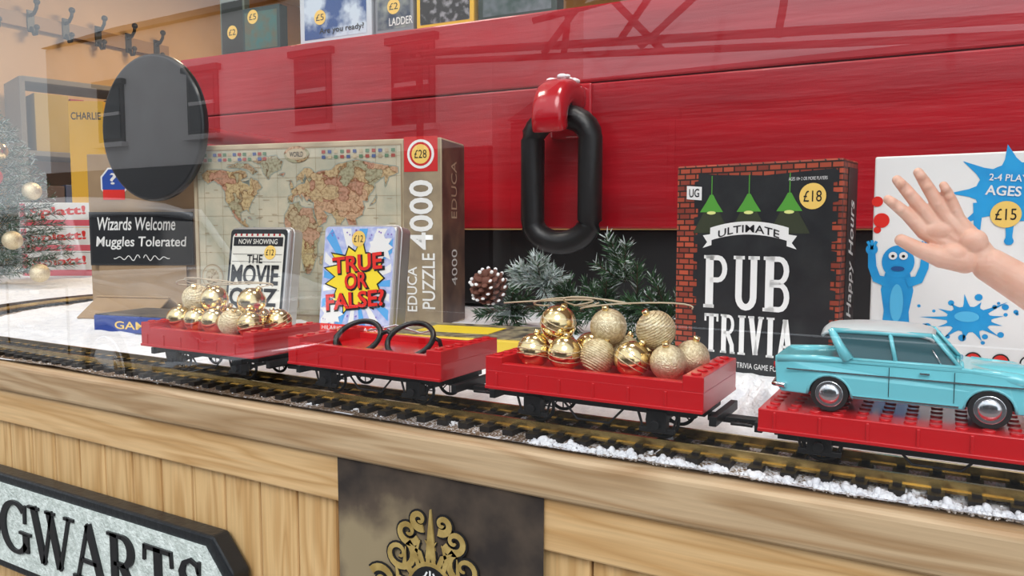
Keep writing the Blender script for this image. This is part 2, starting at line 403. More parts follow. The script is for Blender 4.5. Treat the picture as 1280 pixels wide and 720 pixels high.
# ---------------------------------------------------------------- wagons
def wagon(cx,ln=.2,zt=.062,tray=True):
    r_=root('toy_flatbed_wagon',(cx,TY+.0035,0)); W=.103; h=ln/2
    b=MB('bed')
    zb=zt-.017
    b.box((0,0,(zb+zt)/2),(ln,W,zt-zb),red)
    if tray:
        for s_ in (-1,1):
            b.box((0,s_*(W/2-.004),zt+.003),(ln-.034,.008,.008),red)
            b.box((s_*(h-.0085),0,zt+.006),(.017,W,.013),red)
            for k in range(6): b.cyl((s_*(h-.0085),-W/2+.009+k*.017,zt+.0124),(s_*(h-.0085),-W/2+.009+k*.017,zt+.0142),.0043,red,seg=14)
            b.box((0,s_*(W/2+.0008),zb+.0015),(ln,.0018,.003),red)
            k=-h+.012
            while k<h:
                b.box((k,s_*(W/2+.0006),zb+.0085),(.0022,.0016,.014),red); k+=.0315
    else:
        k=-h+.008
        while k<h-.004:
            for j in range(7): b.cyl((k,-W/2+.0095+j*.014,zt-.0005),(k,-W/2+.0095+j*.014,zt+.0012),.0040,red,seg=14)
            k+=.0155
        b.box((0,-(W/2+.0008),zb+.0015),(ln,.0018,.003),red)
        k=-h+.012
        while k<h:
            b.box((k,-(W/2+.0006),zb+.0085),(.0022,.0016,.014),red); k+=.0315
    b.done(r_,bevel=.0007)
    b=MB('underframe')
    b.box((0,0,zb-.004),(ln*.94,.05,.009),black)
    for s_ in (-1,1): b.box((0,s_*.034,zb-.004),(ln*.9,.006,.008),black)
    for s_ in (-1,1):
        for t in (-1,1):
            xw=s_*(h-.042); yw=t*.0235
            b.tube([(xw+.0135*cos(a*pi/12),yw,.0285+.0135*sin(a*pi/12)) for a in range(24)],.0018,black,6,True)
            b.cyl((xw,yw-.002,.0285),(xw,yw+.004,.0285),.004,black,seg=12)
            for k in range(8):
                a=k*pi/4; b.cyl((xw,yw,.0285),(xw+.0125*cos(a),yw,.0285+.0125*sin(a)),.0008,black,seg=5)
            b.box((xw,t*.036,.032),(.017,.009,.016),black)
            b.box((xw,t*.0375,.024),(.030,.004,.004),black)
            b.cyl((xw,t*.04,.029),(xw,t*.044,.029),.004,black,seg=12)
            b.tube([(xw-.018,t*.036,.041),(xw-.012,t*.036,.022),(xw+.012,t*.036,.022),(xw+.018,t*.036,.041)],.0014,black,5)
        b.cyl((s_*(h-.042),-.03,.0285),(s_*(h-.042),.03,.0285),.002,black,seg=8)
        b.box((s_*(h+.006),0,.032),(.03,.012,.005),black)
        b.tube([(s_*(h+.012),-.013,.031),(s_*(h+.024),-.012,.031),(s_*(h+.0265),0,.031),(s_*(h+.024),.012,.031),(s_*(h+.012),.013,.031)],.0016,black,6)
        b.box((s_*(h+.003),0,.036),(.006,.07,.008),black)
    b.tube([(-.03,-.036,.04),(-.015,-.036,.024),(.015,-.036,.024),(.03,-.036,.04)],.0012,black,5)
    b.done(r_,bevel=.0006)
    return r_
wagon(-.765); wagon(-.512); wagon(-.2625); wagon(-.003,.236,.055,False)

def bauble(b,c,r_,kind,rr):
    c=Vector(c)
    rot=Matrix.Rotation(rr.uniform(-.5,.5),3,'X')@Matrix.Rotation(rr.uniform(-.5,.5),3,'Y')
    b.sph(c,r_*(.975 if kind else 1),champ if kind else gold,u=32,v=20)
    def ring(s_,w,m):
        q=sqrt(max(.02,1-s_*s_))*r_*.985
        b.tube([c+rot@Vector((q*cos(a*pi/16),q*sin(a*pi/16),s_*r_*.985)) for a in range(32)],w,m,5,True)
    if kind==0:
        if rr.random()<.55:
            for s_ in (-.3,0,.3): ring(s_,.0006,champ)
    else:
        if rr.random()<.6:
            for k in range(15): ring(-.88+k*.126,.0006,champ)
    d=rot@Vector((0,0,1))
    b.cyl(c+d*r_*.93,c+d*(r_+.0035),.0030,gold,seg=10)
def baubles(cx,zb,seed,top,kinds):
    rr=random.Random(seed); r_=root('gold_baubles',(cx,TY+.0035,zb)); b=MB('baubles'); i=0
    rad=.0156
    for row,y in ((0,-.0215),(1,.0125)):
        for k in range(5):
            x=-.066+k*.0318+(.010 if row else 0)
            bauble(b,(x,y,rad),rad,kinds[i%len(kinds)],rr); i+=1
    for x in top: bauble(b,(x,-.004,rad*2.55),rad*1.08,kinds[i%len(kinds)],rr); i+=1
    b.done(r_,recalc=False)
    b=MB('twine_loops')
    for k in range(4):
        x0=rr.uniform(-.06,.05); pts=[]
        for t in range(14):
            u=t/13; pts.append((x0-.045*u+.03*sin(u*4+k),.0+.012*sin(u*5+k),rad*3.62+.005*sin(u*3.1*(1+k*.3))+.0015*k))
        b.tube(pts,.0008,twine,5)
    b.done(r_)
baubles(-.2625,.0625,3,(-.050,.0,.044),[0,0,1,0,1,0,0,1,0,1,0,1,1])
baubles(-.765,.0625,5,(-.056,-.022,.044),[0,0,0,1,0,0,0])

# glasses
r_=root('round_spectacles',(-.512,.618,.0745),(radians(-52),0,radians(14)))
b=MB('frame'); gm=mat('spectacle_frame',(.008,.008,.008),.3)
for s_ in (-1,1):
    b.tube([(s_*.030+.0245*cos(a*pi/16),0,.0245*sin(a*pi/16)) for a in range(32)],.0030,gm,8,True)
    b.tube([(s_*.055,0,.004),(s_*.060,.004,.004),(s_*.059,.03,.004),(s_*.051,.052,.006)],.0023,gm,7)
b.tube([(-.007,0,.006),(0,0,.011),(.007,0,.006)],.0026,gm,7)
b.done(r_)
b=MB('ribbon'); b.tube([(-.03,.01,.02),(-.01,.012,.028),(.0,.01,.03),(.03,.015,.024),(.045,.012,.028)],.0011,mat('silver_ribbon',(.6,.6,.62),.35,.6),6); b.done(r_)

# ---------------------------------------------------------------- vintage car
def car(name,loc,rot,S,bodym,roofm,glassm):
    r_=root(name,loc,rot); r_.scale=(S,S,S)
    def arch(cx,r,n=10): return [(cx+r*cos(pi*k/n),.012+r*.95*sin(pi*k/n)) for k in range(n+1)]
    prof=[(.083,.011),(.0868,.016),(.0868,.027),(.0848,.0320),(.078,.0350),(.060,.0374),(.036,.0392),(-.038,.0392),(-.060,.0380),(-.080,.0370),(-.0885,.0378),(-.0880,.030),(-.0868,.016),(-.083,.011)]
    bot=[(-.0635,.011)]+[(x,z) for x,z in arch(-.049,.0142)][::-1]+[(-.0345,.011),(.0365,.011)]+[(x,z) for x,z in arch(.051,.0142)][::-1]+[(.0655,.011)]
    pts=prof+bot
    b=MB('body'); b.prism(pts,-.0315,.0315,bodym)
    for v in b.bm.verts:
        t=min(1,max(0,(abs(v.co.x)-.055)/.033)); v.co.y*=1-.10*t*t
        if v.co.z>.033: v.co.y*=.955
    b.done(r_,bevel=.0032,bseg=4)
    b=MB('bonnet_and_fins')
    b.sph((.058,0,.0348),.012,bodym,(2.2,1.6,.50))
    for s_ in (-1,1):
        b.tube([(-.0865,s_*.0262,.0355),(-.06,s_*.0275,.0375),(-.035,s_*.028,.0378)],[.0034,.003,.002],bodym,8)
        b.tube([(.084,s_*.0235,.0285),(.065,s_*.026,.0335),(.04,s_*.027,.0368)],[.0055,.0048,.003],bodym,12)
        b.tube([(.051+.0152*cos(k*pi/12),s_*.0308,.012+.0148*sin(k*pi/12)) for k in range(13)],.0011,bodym,6)
        b.tube([(-.049+.0152*cos(k*pi/12),s_*.0308,.012+.0148*sin(k*pi/12)) for k in range(13)],.0011,bodym,6)
    b.done(r_)
    b=MB('windows'); v=[]; ins=.0009
    for (x0,x1,w,z) in ((-.036+ins,.034-ins,.0285-ins,.037),(-.050+ins,.015-ins,.0240-ins,.0600)):
        v+= [b.bm.verts.new(q) for q in ((x0,-w,z),(x1,-w,z),(x1,w,z),(x0,w,z))]
    for f in ((0,1,2,3),(4,7,6,5),(0,4,5,1),(1,5,6,2),(2,6,7,3),(3,7,4,0)): b.bm.faces.new([v[k] for k in f])
    b.mi(glassm); b.done(r_)
    b=MB('pillars')
    for s_ in (-1,1):
        b.tube([(-.037,s_*.0283,.038),(-.044,s_*.0262,.049),(-.050,s_*.0238,.0600)],[.0045,.0032,.0026],bodym,8)
        b.tube([(.034,s_*.0283,.038),(.0155,s_*.0238,.0600)],.0014,bodym,8)
        b.tube([(-.006,s_*.0287,.038),(-.011,s_*.0241,.0600)],.0015,bodym,8)
        b.tube([(-.036,s_*.0288,.0392),(.034,s_*.0288,.0392)],.0015,bodym,8)
        b.tube([(-.050,s_*.0240,.0592),(.0155,s_*.0240,.0592)],.0019,bodym,8)
        b.tube([(.022,s_*.0284,.040),(.016,s_*.0258,.050)],.0006,chrome,6)
    b.tube([(-.036,-.028,.0392),(-.036,.028,.0392)],.0018,bodym,8)
    b.tube([(.034,-.028,.0392),(.034,.028,.0392)],.0014,bodym,8)
    b.done(r_)
    b=MB('roof'); nn=10; rows=[]
    xs=[-.0565,-.054,-.048,-.036,-.020,-.004,.008,.0145,.0175]; zs=[.0596,.0618,.0634,.0646,.0652,.0649,.0638,.0622,.0600]
    for x,z in zip(xs,zs):
        rows.append([b.bm.verts.new((x,.0258*cos(pi*k/nn)*-1,z-.0042*abs(cos(pi*k/nn))**3)) for k in range(nn+1)])
    for i in range(len(xs)-1):
        for k in range(nn):
            f=b.bm.faces.new((rows[i][k],rows[i][k+1],rows[i+1][k+1],rows[i+1][k])); f.smooth=True
    b.mi(roofm); o=b.done(r_); so=o.modifiers.new('so','SOLIDIFY'); so.thickness=.0022; so.offset=-1
    b=MB('brightwork')
    for s_ in (-1,1):
        b.box((-.004,s_*.0318,.0292),(.150,.0008,.0010),chrome)
        b.box((.0,s_*.0316,.0127),(.066,.001,.0012),chrome)
        b.box((.012,s_*.0322,.0335),(.006,.0012,.0012),chrome)
        b.sph((.0868,s_*.0222,.0270),.0052,chrome,(.6,1,1)); b.sph((.0885,s_*.0222,.0270),.0041,white,(.5,1,1))
        b.cyl((-.0875,s_*.0238,.0300),(-.0895,s_*.0238,.0300),.0026,mat('tail_lamp',(.5,.02,.02),.2),seg=12)
    for x_,d_ in ((.0885,1),(-.0895,-1)):
        b.tube([(x_-d_*.010,-.0325,.0165),(x_-d_*.001,-.029,.0165),(x_+d_*.001,0,.0165),(x_-d_*.001,.029,.0165),(x_-d_*.010,.0325,.0165)],.0018,chrome,8)
    for k in range(5): b.box((.0875,0,.0205+k*.0018),(.0012,.026,.0007),chrome)
    b.done(r_)
    b=MB('wheels'); tyre=mat('tyre_rubber',(.015,.015,.015),.7)
    for x_ in (-.049,.051):
        for s_ in (-1,1):
            b.cyl((x_,s_*.021,.0128),(x_,s_*.0312,.0128),.0128,tyre,seg=32)
            b.cyl((x_,s_*.0308,.0128),(x_,s_*.0316,.0128),.0096,chrome,seg=32)
            b.sph((x_,s_*.0314,.0128),.0072,chrome,(1,.32,1))
    b.box((0,0,.016),(.15,.05,.008),black)
    b.done(r_,bevel=.0008)
    b=MB('door_seams')
    for s_ in (-1,1):
        for x_ in (.030,-.010): b.box((x_,s_*.03155,.0255),(.0004,.0006,.021),ink)
    b.done(r_)
    return r_
turq=mat('turquoise_enamel',(.21,.66,.74),.24,coat=.6)
roofg=mat('pale_grey_roof',(.60,.65,.66),.35)
car('toy_car',(-.0245,.6235,.0560),(0,0,0),1,turq,roofg,mat('toy_car_glass',(.04,.12,.14),.08,coat=1))

# ---------------------------------------------------------------- world map jigsaw box
paper=mat('antique_map_paper',(.60,.50,.34),.4,col2=(.42,.34,.23),ns=14)
sea=mat('map_sea',(.60,.54,.40),.4,col2=(.45,.44,.34),ns=22,detail=8)
def carton(name,loc,rz,w,d,h,m,rx=0,bevel=.002):
    r_=root(name,loc,(rx,0,rz)); b=MB('carton'); b.box((0,0,h/2),(w,d,h),m); b.done(r_,bevel=bevel); return r_
PW,PD,PH=.543,.125,.353
r_=carton('map_jigsaw_box',(-1.1006,1.158,.004),radians(14),PW,PD,PH,paper)
yf=-PD/2-.0005
def PX(u): return (u-247)/306*PW-PW/2
def PZ(v): return PH-(v-180)/228*PH
b=MB('printed_map')
b.rect(PX(252),PX(508),PZ(400),PZ(186),yf,sea)
cols=[country_mat('atlas_a',30,[(.50,.36,.20),(.56,.43,.23),(.52,.29,.19),(.42,.38,.24)]),
      country_mat('atlas_b',30,[(.56,.46,.25),(.42,.39,.25),(.53,.33,.22),(.50,.40,.25)]),
      country_mat('atlas_c',34,[(.42,.40,.28),(.52,.44,.30),(.47,.34,.22)]),
      country_mat('atlas_d',34,[(.50,.28,.19),(.56,.42,.24),(.40,.38,.25),(.58,.38,.24)])]
LL={'na':[(-168,66),(-156,71),(-128,70),(-110,68),(-95,70),(-85,68),(-82,63),(-94,60),(-92,57),(-82,55),(-79,52),(-78,58),(-76,62),(-70,60),(-64,59),(-56,52),(-66,49),(-64,46),(-70,43),(-75,38),(-81,31),(-80,26),(-84,30),(-90,29),(-97,27),(-97,20),(-92,18),(-88,21),(-87,16),(-83,14),(-82,9),(-78,8),(-85,10),(-92,14),(-105,20),(-109,25),(-117,33),(-124,40),(-124,48),(-132,55),(-145,60),(-156,57),(-165,61)],
'arc':[(-120,73),(-100,77),(-80,76),(-64,68),(-72,65),(-84,71),(-105,72)],
'gl':[(-71,78),(-58,82),(-30,83),(-18,77),(-22,70),(-40,65),(-44,60),(-52,66),(-58,75)],
'sa':[(-78,8),(-72,12),(-62,10),(-51,4),(-44,-2),(-35,-6),(-39,-15),(-41,-22),(-48,-27),(-54,-34),(-58,-38),(-65,-42),(-68,-50),(-67,-55),(-74,-50),(-73,-38),(-70,-20),(-76,-14),(-81,-6),(-79,1)],
'af':[(-6,35),(10,37),(11,33),(20,31),(32,31),(37,21),(43,12),(51,12),(44,2),(40,-5),(40,-15),(35,-22),(32,-28),(26,-34),(18,-34),(14,-24),(12,-15),(13,-6),(9,1),(5,6),(-8,5),(-15,11),(-17,16),(-16,24),(-10,30)],
'eu':[(-9,43),(-9,37),(-2,37),(3,43),(9,44),(16,38),(13,45),(20,41),(24,37),(27,41),(36,36),(35,30),(43,13),(55,17),(59,23),(50,29),(57,27),(67,25),(73,19),(77,8),(82,16),(90,22),(94,16),(99,9),(104,1),(100,13),(106,9),(109,14),(106,20),(118,24),(122,31),(119,38),(127,37),(130,43),(140,50),(138,54),(156,61),(157,51),(163,60),(178,64),(178,69),(150,72),(110,77),(75,73),(68,68),(45,67),(40,65),(30,70),(20,70),(6,62),(7,58),(11,59),(16,56),(21,65),(24,60),(20,55),(10,54),(3,51),(-4,48),(-1,44)],
'au':[(114,-22),(122,-17),(131,-12),(137,-13),(142,-11),(146,-19),(153,-28),(150,-37),(140,-38),(131,-31),(116,-34)],
'uk':[(-5,50),(1,51),(-2,56),(-4,59),(-6,56)],'ic':[(-24,65),(-14,66),(-18,63)],'jp':[(131,33),(140,36),(143,43),(138,38)],'md':[(44,-17),(50,-15),(47,-25),(44,-24)],
'bo':[(109,1),(117,7),(118,-3),(111,-3)],'su':[(96,5),(105,-4),(103,-6)],'ng':[(131,-2),(145,-5),(150,-10),(138,-8)],'nz':[(172,-36),(178,-39),(170,-46),(168,-45)],'cu':[(-84,22),(-75,20),(-78,22)]}
def mp_(lo,la): return (256+(lo+172)/353*250, 200+(80-la)/138*176)
def coast(pts,seed,amp=.9):
    out=[]
    for i in range(len(pts)):
        a=Vector(pts[i]); c=Vector(pts[(i+1)%len(pts)]); n=max(1,int((c-a).length/1.6))
        for k in range(n):
            q=a.lerp(c,k/n); q+=Vector((noise.noise(Vector((q.x*.5,q.y*.5,seed))),noise.noise(Vector((q.x*.5,q.y*.5,seed+9)))))*amp*1.2
            out.append((PX(q.x),PZ(q.y)))
    return out
shore=mat('shore_tint',(.34,.37,.31),.4)
cc={'na':0,'sa':1,'eu':3,'af':1,'au':0,'gl':2,'arc':2}
for i,(k_,P) in enumerate(LL.items()):
    P=[mp_(*q) for q in P]; cst=coast(P,i)
    n_=len(cst); big=[]
    area2=sum(cst[j][0]*cst[(j+1)%n_][1]-cst[(j+1)%n_][0]*cst[j][1] for j in range(n_)); sg_=1 if area2>0 else -1
    for j in range(n_):
        t=Vector(cst[(j+2)%n_])-Vector(cst[j-2]); 
        if t.length>0: t.normalize()
        big.append((cst[j][0]+sg_*t.y*.0022,cst[j][1]-sg_*t.x*.0022))
    b.poly(big,yf-.0003,shore)
    b.poly(cst,yf-.0006,cols[cc.get(k_,3)])
line=mat('map_lines',(.36,.27,.17),.5)
for u in range(262,508,24): b.rect(PX(u),PX(u)+.0005,PZ(398),PZ(188),yf-.0008,line)
for v in range(200,398,24): b.rect(PX(252),PX(508),PZ(v)-.0003,PZ(v)+.0002,yf-.0008,line)
for (u0,u1,v0,v1) in ((252,508,186,187.5),(252,508,398,400),(252,253.5,186,400),(507,508.5,186,400)): b.rect(PX(u0),PX(u1),PZ(v1),PZ(v0),yf-.0009,line)
for (u,v,r0) in ((270,352,.026),(448,376,.022),(372,384,.018),(492,384,.014)):
    b.disc(PX(u),PZ(v),r0,yf-.0007,line); b.disc(PX(u),PZ(v),r0*.94,yf-.0009,paper); b.disc(PX(u),PZ(v),r0*.84,yf-.0011,sea); b.disc(PX(u),PZ(v),r0*.62,yf-.0013,cols[2])
rl=random.Random(3)
for k in range(130):
    u=rl.uniform(256,500); v=rl.uniform(205,392); w_=rl.uniform(3,9)
    b.rect(PX(u),PX(u+w_),PZ(v),PZ(v)+.0010,yf-.0014,line)
fl=[mat('flag_red',(.38,.09,.07),.4),mat('flag_blue',(.10,.14,.28),.4),paper,mat('flag_green',(.14,.24,.15),.4)]
for i in range(14):
    for j in range(2): b.rect(PX(256+i*6.5),PX(260.5+i*6.5),PZ(195+j*6.5),PZ(191+j*6.5),yf-.0015,fl[(i*3+j)%4])
for i in range(12):
    for j in range(2): b.rect(PX(414+i*7.5),PX(418.5+i*7.5),PZ(195+j*6.5),PZ(191+j*6.5),yf-.0015,fl[(i*5+j)%4])
b.disc(PX(383),PZ(195),.028,yf-.0016,cols[3],.016); b.disc(PX(383),PZ(195),.023,yf-.0018,paper,.011)
strip=mat('map_side_strip',(.40,.32,.21),.4,col2=(.28,.22,.15),ns=25)
b.rect(PX(510),PX(552),PZ(404),PZ(181),yf,strip)
rsq=mat('logo_red',(.62,.03,.03),.35)
b.rect(PX(511),PX(549),PZ(220),PZ(178),yf-.0006,rsq); b.disc(PX(530),PZ(199),.027,yf-.0009,white); b.disc(PX(530),PZ(199),.022,yf-.0012,rsq)
sticker(b,r_,PX(530),PZ(199),.018,yf-.0015,'£28')
b.done(r_,recalc=False)
text(r_,'WORLD',PX(383),PZ(195),.030,.010,ink,yf-.0021)
text(r_,'4000',PX(530),PZ(272),.130,.048,white,yf-.001,rot=pi/2,bold=.02)
text(r_,'PUZZLE',PX(538),PZ(352),.105,.026,white,yf-.001,rot=pi/2,bold=0.01)
text(r_,'EDUCA',PX(519),PZ(362),.085,.020,white,yf-.001,rot=pi/2,bold=0.01)
b=MB('box_side'); sd=mat('box_side_brown',(.09,.05,.04),.4,col2=(.20,.12,.08),ns=18)
b.box((PW/2+.0003,0,PH/2),(.0012,PD*.97,PH*.98),sd); b.done(r_)
text(r_,'4000',0,.11,.07,.03,white,0,rot=pi/2,side=PW/2+.0014,bold=0)
text(r_,'EDUCA',.0,.26,.11,.03,paper,0,rot=pi/2,side=PW/2+.0014,bold=0)

# ---------------------------------------------------------------- pub trivia box
W,D,H=.208,.065,.268
r_=carton('pub_trivia_box',(-.2095,1.0035,.003),radians(-8),W,D,H,brick)
y=-D/2-.0005
def x_(u): return (u-948)*.00104
def z_(v): return H-(v-205)*.00096
b=MB('printed_front'); pb=mat('chalkboard_black',(.018,.020,.023),.35,col2=(.03,.033,.035),ns=30)
rr=random.Random(4)
v=478
pts=[(872,482)]
while v>220: pts+= [(872+(0 if int(v/12)%2 else 5),v),(872+(0 if int(v/12)%2 else 5),v-11)]; v-=12
pts+=[(900,219),(960,222),(1040,217)]
v=222
while v<474: pts+= [(1038+(0 if int(v/12)%2 else 6),v),(1038+(0 if int(v/12)%2 else 6),v+11)]; v+=12
pts+=[(1038,482)]
b.poly([(x_(u),z_(w)) for u,w in pts],y,pb)
lg=mat('lamp_green',(.10,.36,.05),.4); lc=mat('lamp_cone',(.045,.055,.03),.4); ly=mat('lamp_glow',(.75,.8,.3),.4)
for u in (895,942,990):
    b.rect(x_(u)-.0006,x_(u)+.0006,z_(248),z_(220),y-.0004,lg)
    b.poly([(x_(u-24),z_(296)),(x_(u+24),z_(296)),(x_(u+10),z_(268)),(x_(u-10),z_(268))],y-.0003,lc)
    b.poly([(x_(u-15),z_(268)),(x_(u+15),z_(268)),(x_(u+7),z_(255)),(x_(u+2),z_(245)),(x_(u-2),z_(245)),(x_(u-7),z_(255))],y-.0006,lg)
    b.disc(x_(u),z_(269),.006,y-.0008,ly,.0022)
b.poly([(x_(862),z_(250)),(x_(882),z_(252)),(x_(882),z_(234)),(x_(862),z_(232))],y-.0008,white)
n=14; top=[];bot=[]
for i in range(n+1):
    t=-1+2*i/n; xx=x_(942)+t*.050; q=.008*(1-t*t); top.append((xx,z_(293)+.004+q)); bot.append((xx,z_(309)+.003+q))
b.poly(bot+top[::-1],y-.0006,white)
for s_ in (-1,1): b.poly([(x_(942)+s_*.048,z_(312)),(x_(942)+s_*.060,z_(316)),(x_(942)+s_*.054,z_(308)),(x_(942)+s_*.060,z_(299)),(x_(942)+s_*.048,z_(297))],y-.0004,white)
sticker(b,r_,x_(1016),z_(250),.0155,y-.001,'£18')
b.done(r_,recalc=False)
text(r_,'UG',x_(872),z_(242),.014,.011,ink,y-.0012)
text(r_,'ULTIMATE',x_(942),z_(301)+.0032,.078,.0095,ink,y-.001,arc=.0075,bold=.01)
b=MB('display_lettering')
def slab_word(word,xc,zc,wl,h,gap,th):
    n=len(word); x0=xc-(n*wl+(n-1)*gap)/2
    for c in word:
        w=wl*(.55 if c=='I' else 1); L0=lambda P,t=th: b.ribbon([(x0+px*w,zc-h/2+pz*h) for px,pz in P],t,y-.0009,y-.0004,white)
        sf=th*.42
        def ser(px,top,wd=.42):
            zz=(1-sf/h/2) if top else sf/h/2; L0([(px-wd/2,zz),(px+wd/2,zz)],sf)
        if c in 'PBR':
            L0([(.22,0),(.22,1)]); ser(.2,1);ser(.2,0)
            P=[(.22,.955)]+[(.55+.27*sin(k*pi/8),.745+.21*cos(k*pi/8)) for k in range(9)]+[(.22,.535)]
            L0(P,th*.62)
            if c=='B': L0([(.22,.49)]+[(.58+.27*sin(k*pi/8),.268+.222*cos(k*pi/8)) for k in range(9)]+[(.22,.046)],th*.62)
            if c=='R': L0([(.50,.50),(.78,.22),(.80,0)],th*.85); ser(.84,0,.3)
        if c=='U':
            L0([(.22,1),(.22,.24)]+[(.5-.28*cos(k*pi/8),.24-.19*sin(k*pi/8)) for k in range(9)]+[(.78,1)],th*.8); ser(.22,1);ser(.78,1)
        if c=='T': L0([(.5,0),(.5,1)]); L0([(.05,.96),(.95,.96)],th*.6); L0([(.08,1),(.08,.80)],th*.4); L0([(.92,1),(.92,.80)],th*.4); ser(.5,0,.5)
        if c=='I': L0([(.5,0),(.5,1)]); ser(.5,1,.9);ser(.5,0,.9)
        if c=='V': L0([(.18,1),(.5,.03)]); L0([(.82,1),(.5,.03)],th*.75); ser(.18,1,.4);ser(.82,1,.36)
        if c=='A': L0([(.18,0),(.5,.97)],th*.75); L0([(.82,0),(.5,.97)]); L0([(.3,.3),(.7,.3)],th*.5); ser(.18,0,.36);ser(.82,0,.4)
        x0+=w+gap
slab_word('PUB',x_(941),z_(361),.034,.068,.005,.0105)
slab_word('TRIVIA',x_(952),z_(430),.0195,.050,.0030,.0064)
b.done(r_)
text(r_,'THE ULTIMATE TRIVIA GAME FOR ADULTS',x_(948),z_(470),.13,.007,white,y-.0006,bold=0)
text(r_,'AGES 18+ 2 OR MORE PLAYERS',x_(1010),z_(228),.045,.004,white,y-.0006,bold=0)
b=MB('side_panel'); b.box((W/2+.0003,.008,H/2),(.0012,D*.62,H*.93),pb); b.done(r_)
text(r_,'Happy Hours',.008,.15,.14,.026,white,0,rot=pi/2,side=W/2+.0014,bold=0.015,skew=.25)

# ---------------------------------------------------------------- modelling clay game box (white)
W,D,H=.27,.06,.27
r_=carton('splat_game_box',(.054,1.02,.003),0,W,D,H,white)
y=-D/2-.0005
blue=mat('print_blue',(.02,.30,.66),.35,col2=(.03,.40,.78),ns=25); rd=mat('print_red',(.75,.03,.02),.35); dk=mat('print_navy',(.02,.10,.3),.4); bl2=mat('print_light_blue',(.12,.55,.85),.35)
b=MB('printed_front')
def MX(X): return X-.054
fx=-.107
b.poly([(fx-.016,.055),(fx-.013,.09),(fx-.017,.115),(fx-.013,.135),(fx+.013,.135),(fx+.017,.115),(fx+.013,.09),(fx+.016,.055)],y,blue)
b.disc(fx,.148,.017,y-.0003,blue,.019)
for s_ in (-1,1):
    b.ribbon([(fx+s_*.010,.124),(fx+s_*.022,.128),(fx+s_*.027,.142),(fx+s_*.028,.158)],[.012,.010,.009,.008],y-.0009,y-.0006,blue)
    b.disc(fx+s_*.028,.162,.0065,y-.0012,blue)
    for k in (-.5,0,.5): b.ribbon([(fx+s_*.028,.162),(fx+s_*.028+.010*sin(k),.162+.011*cos(k))],.0032,y-.0015,y-.0012,blue)
    b.disc(fx+s_*.0055,.155,.0045,y-.0012,white); b.disc(fx+s_*.0055,.1545,.0017,y-.0015,ink)
b.disc(fx,.140,.007,y-.0012,dk,.0028); b.disc(fx,.100,.007,y-.0004,bl2,.022)
b.ribbon([(fx-.01,.06),(fx-.012,.045)],.012,y-.0006,y-.0003,blue); b.ribbon([(fx+.01,.06),(fx+.012,.045)],.012,y-.0006,y-.0003,blue)
b.poly(blob(.006,.226,.044,9,.55,5,1.25),y,blue)
for (px_,pz_,l_) in ((-.03,.195,.02),(.028,.188,.03),(.0,.185,.012)): b.ribbon([(px_,pz_+.02),(px_,pz_-l_*.5),(px_,pz_-l_)],[.010,.006,.007],y-.0004,y-.0001,blue); b.disc(px_,pz_-l_,.0045,y-.0005,blue,n=12)
b.poly(blob(MX(.02),.085,.020,13,.9,8,1.5),y,blue); b.disc(MX(.018),.088,.012,y-.0004,bl2,.006)
for i in range(22):
    a=R.uniform(0,2*pi); q=R.uniform(.030,.050); b.disc(MX(.02)+q*cos(a)*1.2,.085+q*.6*sin(a),R.uniform(.0015,.004),y,blue,n=10)
for (xx,zz,r0) in ((-.131,.218,.006),(-.126,.196,.0085),(-.130,.185,.004)): b.disc(xx,zz,r0,y-.0004,rd)
b.poly(blob(.09,.14,.04,10,.6,12,1.2),y,rd)
for i in range(8):
    xx=-.08+i*.026; b.disc(xx,.040,.0085,y-.0003,ink,.0085); b.disc(xx,.040,.007,y-.0006,[rd,white,rd][i%3])
sticker(b,r_,-.004,.202,.0145,y-.001,'£15')
b.done(r_,recalc=False)
text(r_,'2-4 PLAYERS',.004,.241,.050,.0075,white,y-.001,rot=-.08)
text(r_,'AGES 6+',.002,.227,.052,.011,white,y-.001,rot=-.08,bold=.02)

# ---------------------------------------------------------------- tins
tinm=mat('tin_metal',(.62,.62,.62),.3,.7)
def tin(name,loc,rz,rx,w,h,d):
    r_=root(name,loc,(rx,0,rz)); b=MB('tin_body'); b.box((0,0,h/2),(w,d,h),tinm)
    b.done(r_,bevel=.009,bseg=4)
    b=MB('lid_rim')
    c=.010; pts=[]
    for (sx_,sz_,a0) in ((1,1,0),(-1,1,90),(-1,-1,180),(1,-1,270)):
        for k in range(5):
            a=radians(a0+k*22.5); pts.append((sx_*(w/2-c)+c*cos(a),-d*.18,h/2+sz_*(h/2-c)+c*sin(a)))
    b.tube(pts,.0016,tinm,6,True); b.done(r_)
    return r_
def rrect(x0,x1,z0,z1,c=.007):
    pts=[]
    for (cx,cz,a0) in ((x1-c,z1-c,0),(x0+c,z1-c,90),(x0+c,z0+c,180),(x1-c,z0+c,270)):
        for k in range(5): a=radians(a0+k*22.5); pts.append((cx+c*cos(a),cz+c*sin(a)))
    return pts
w,h,d=.132,.187,.042
r_=tin('movie_quiz_tin',(-1.058,.935,.004),radians(8),radians(-9),w,h,d); y=-d/2-.0005
b=MB('printed_lid'); cream=mat('print_cream',(.78,.76,.68),.4)
b.poly(rrect(-w/2+.004,w/2-.004,.004,h-.004),y,pb); b.poly(rrect(-w/2+.009,w/2-.009,.009,h-.012),y-.0003,cream)
rr_=mat('print_dark_red',(.45,.02,.02),.4)
b.rect(-w/2+.012,w/2-.012,h-.034,h-.018,y-.0006,ink)
for k in range(9): b.rect(-w/2+.014+k*.012,-w/2+.018+k*.012,h-.016,h-.012,y-.0006,rr_)
for zz in (.138,.125,.1,.075): b.rect(-w/2+.012,w/2-.012,zz,zz+.0007,y-.0006,ink)
sticker(b,r_,.028,.142,.0125,y-.001,'£12')
b.done(r_,recalc=False)
text(r_,'NOW SHOWING',0,h-.026,.085,.009,cream,y-.001)
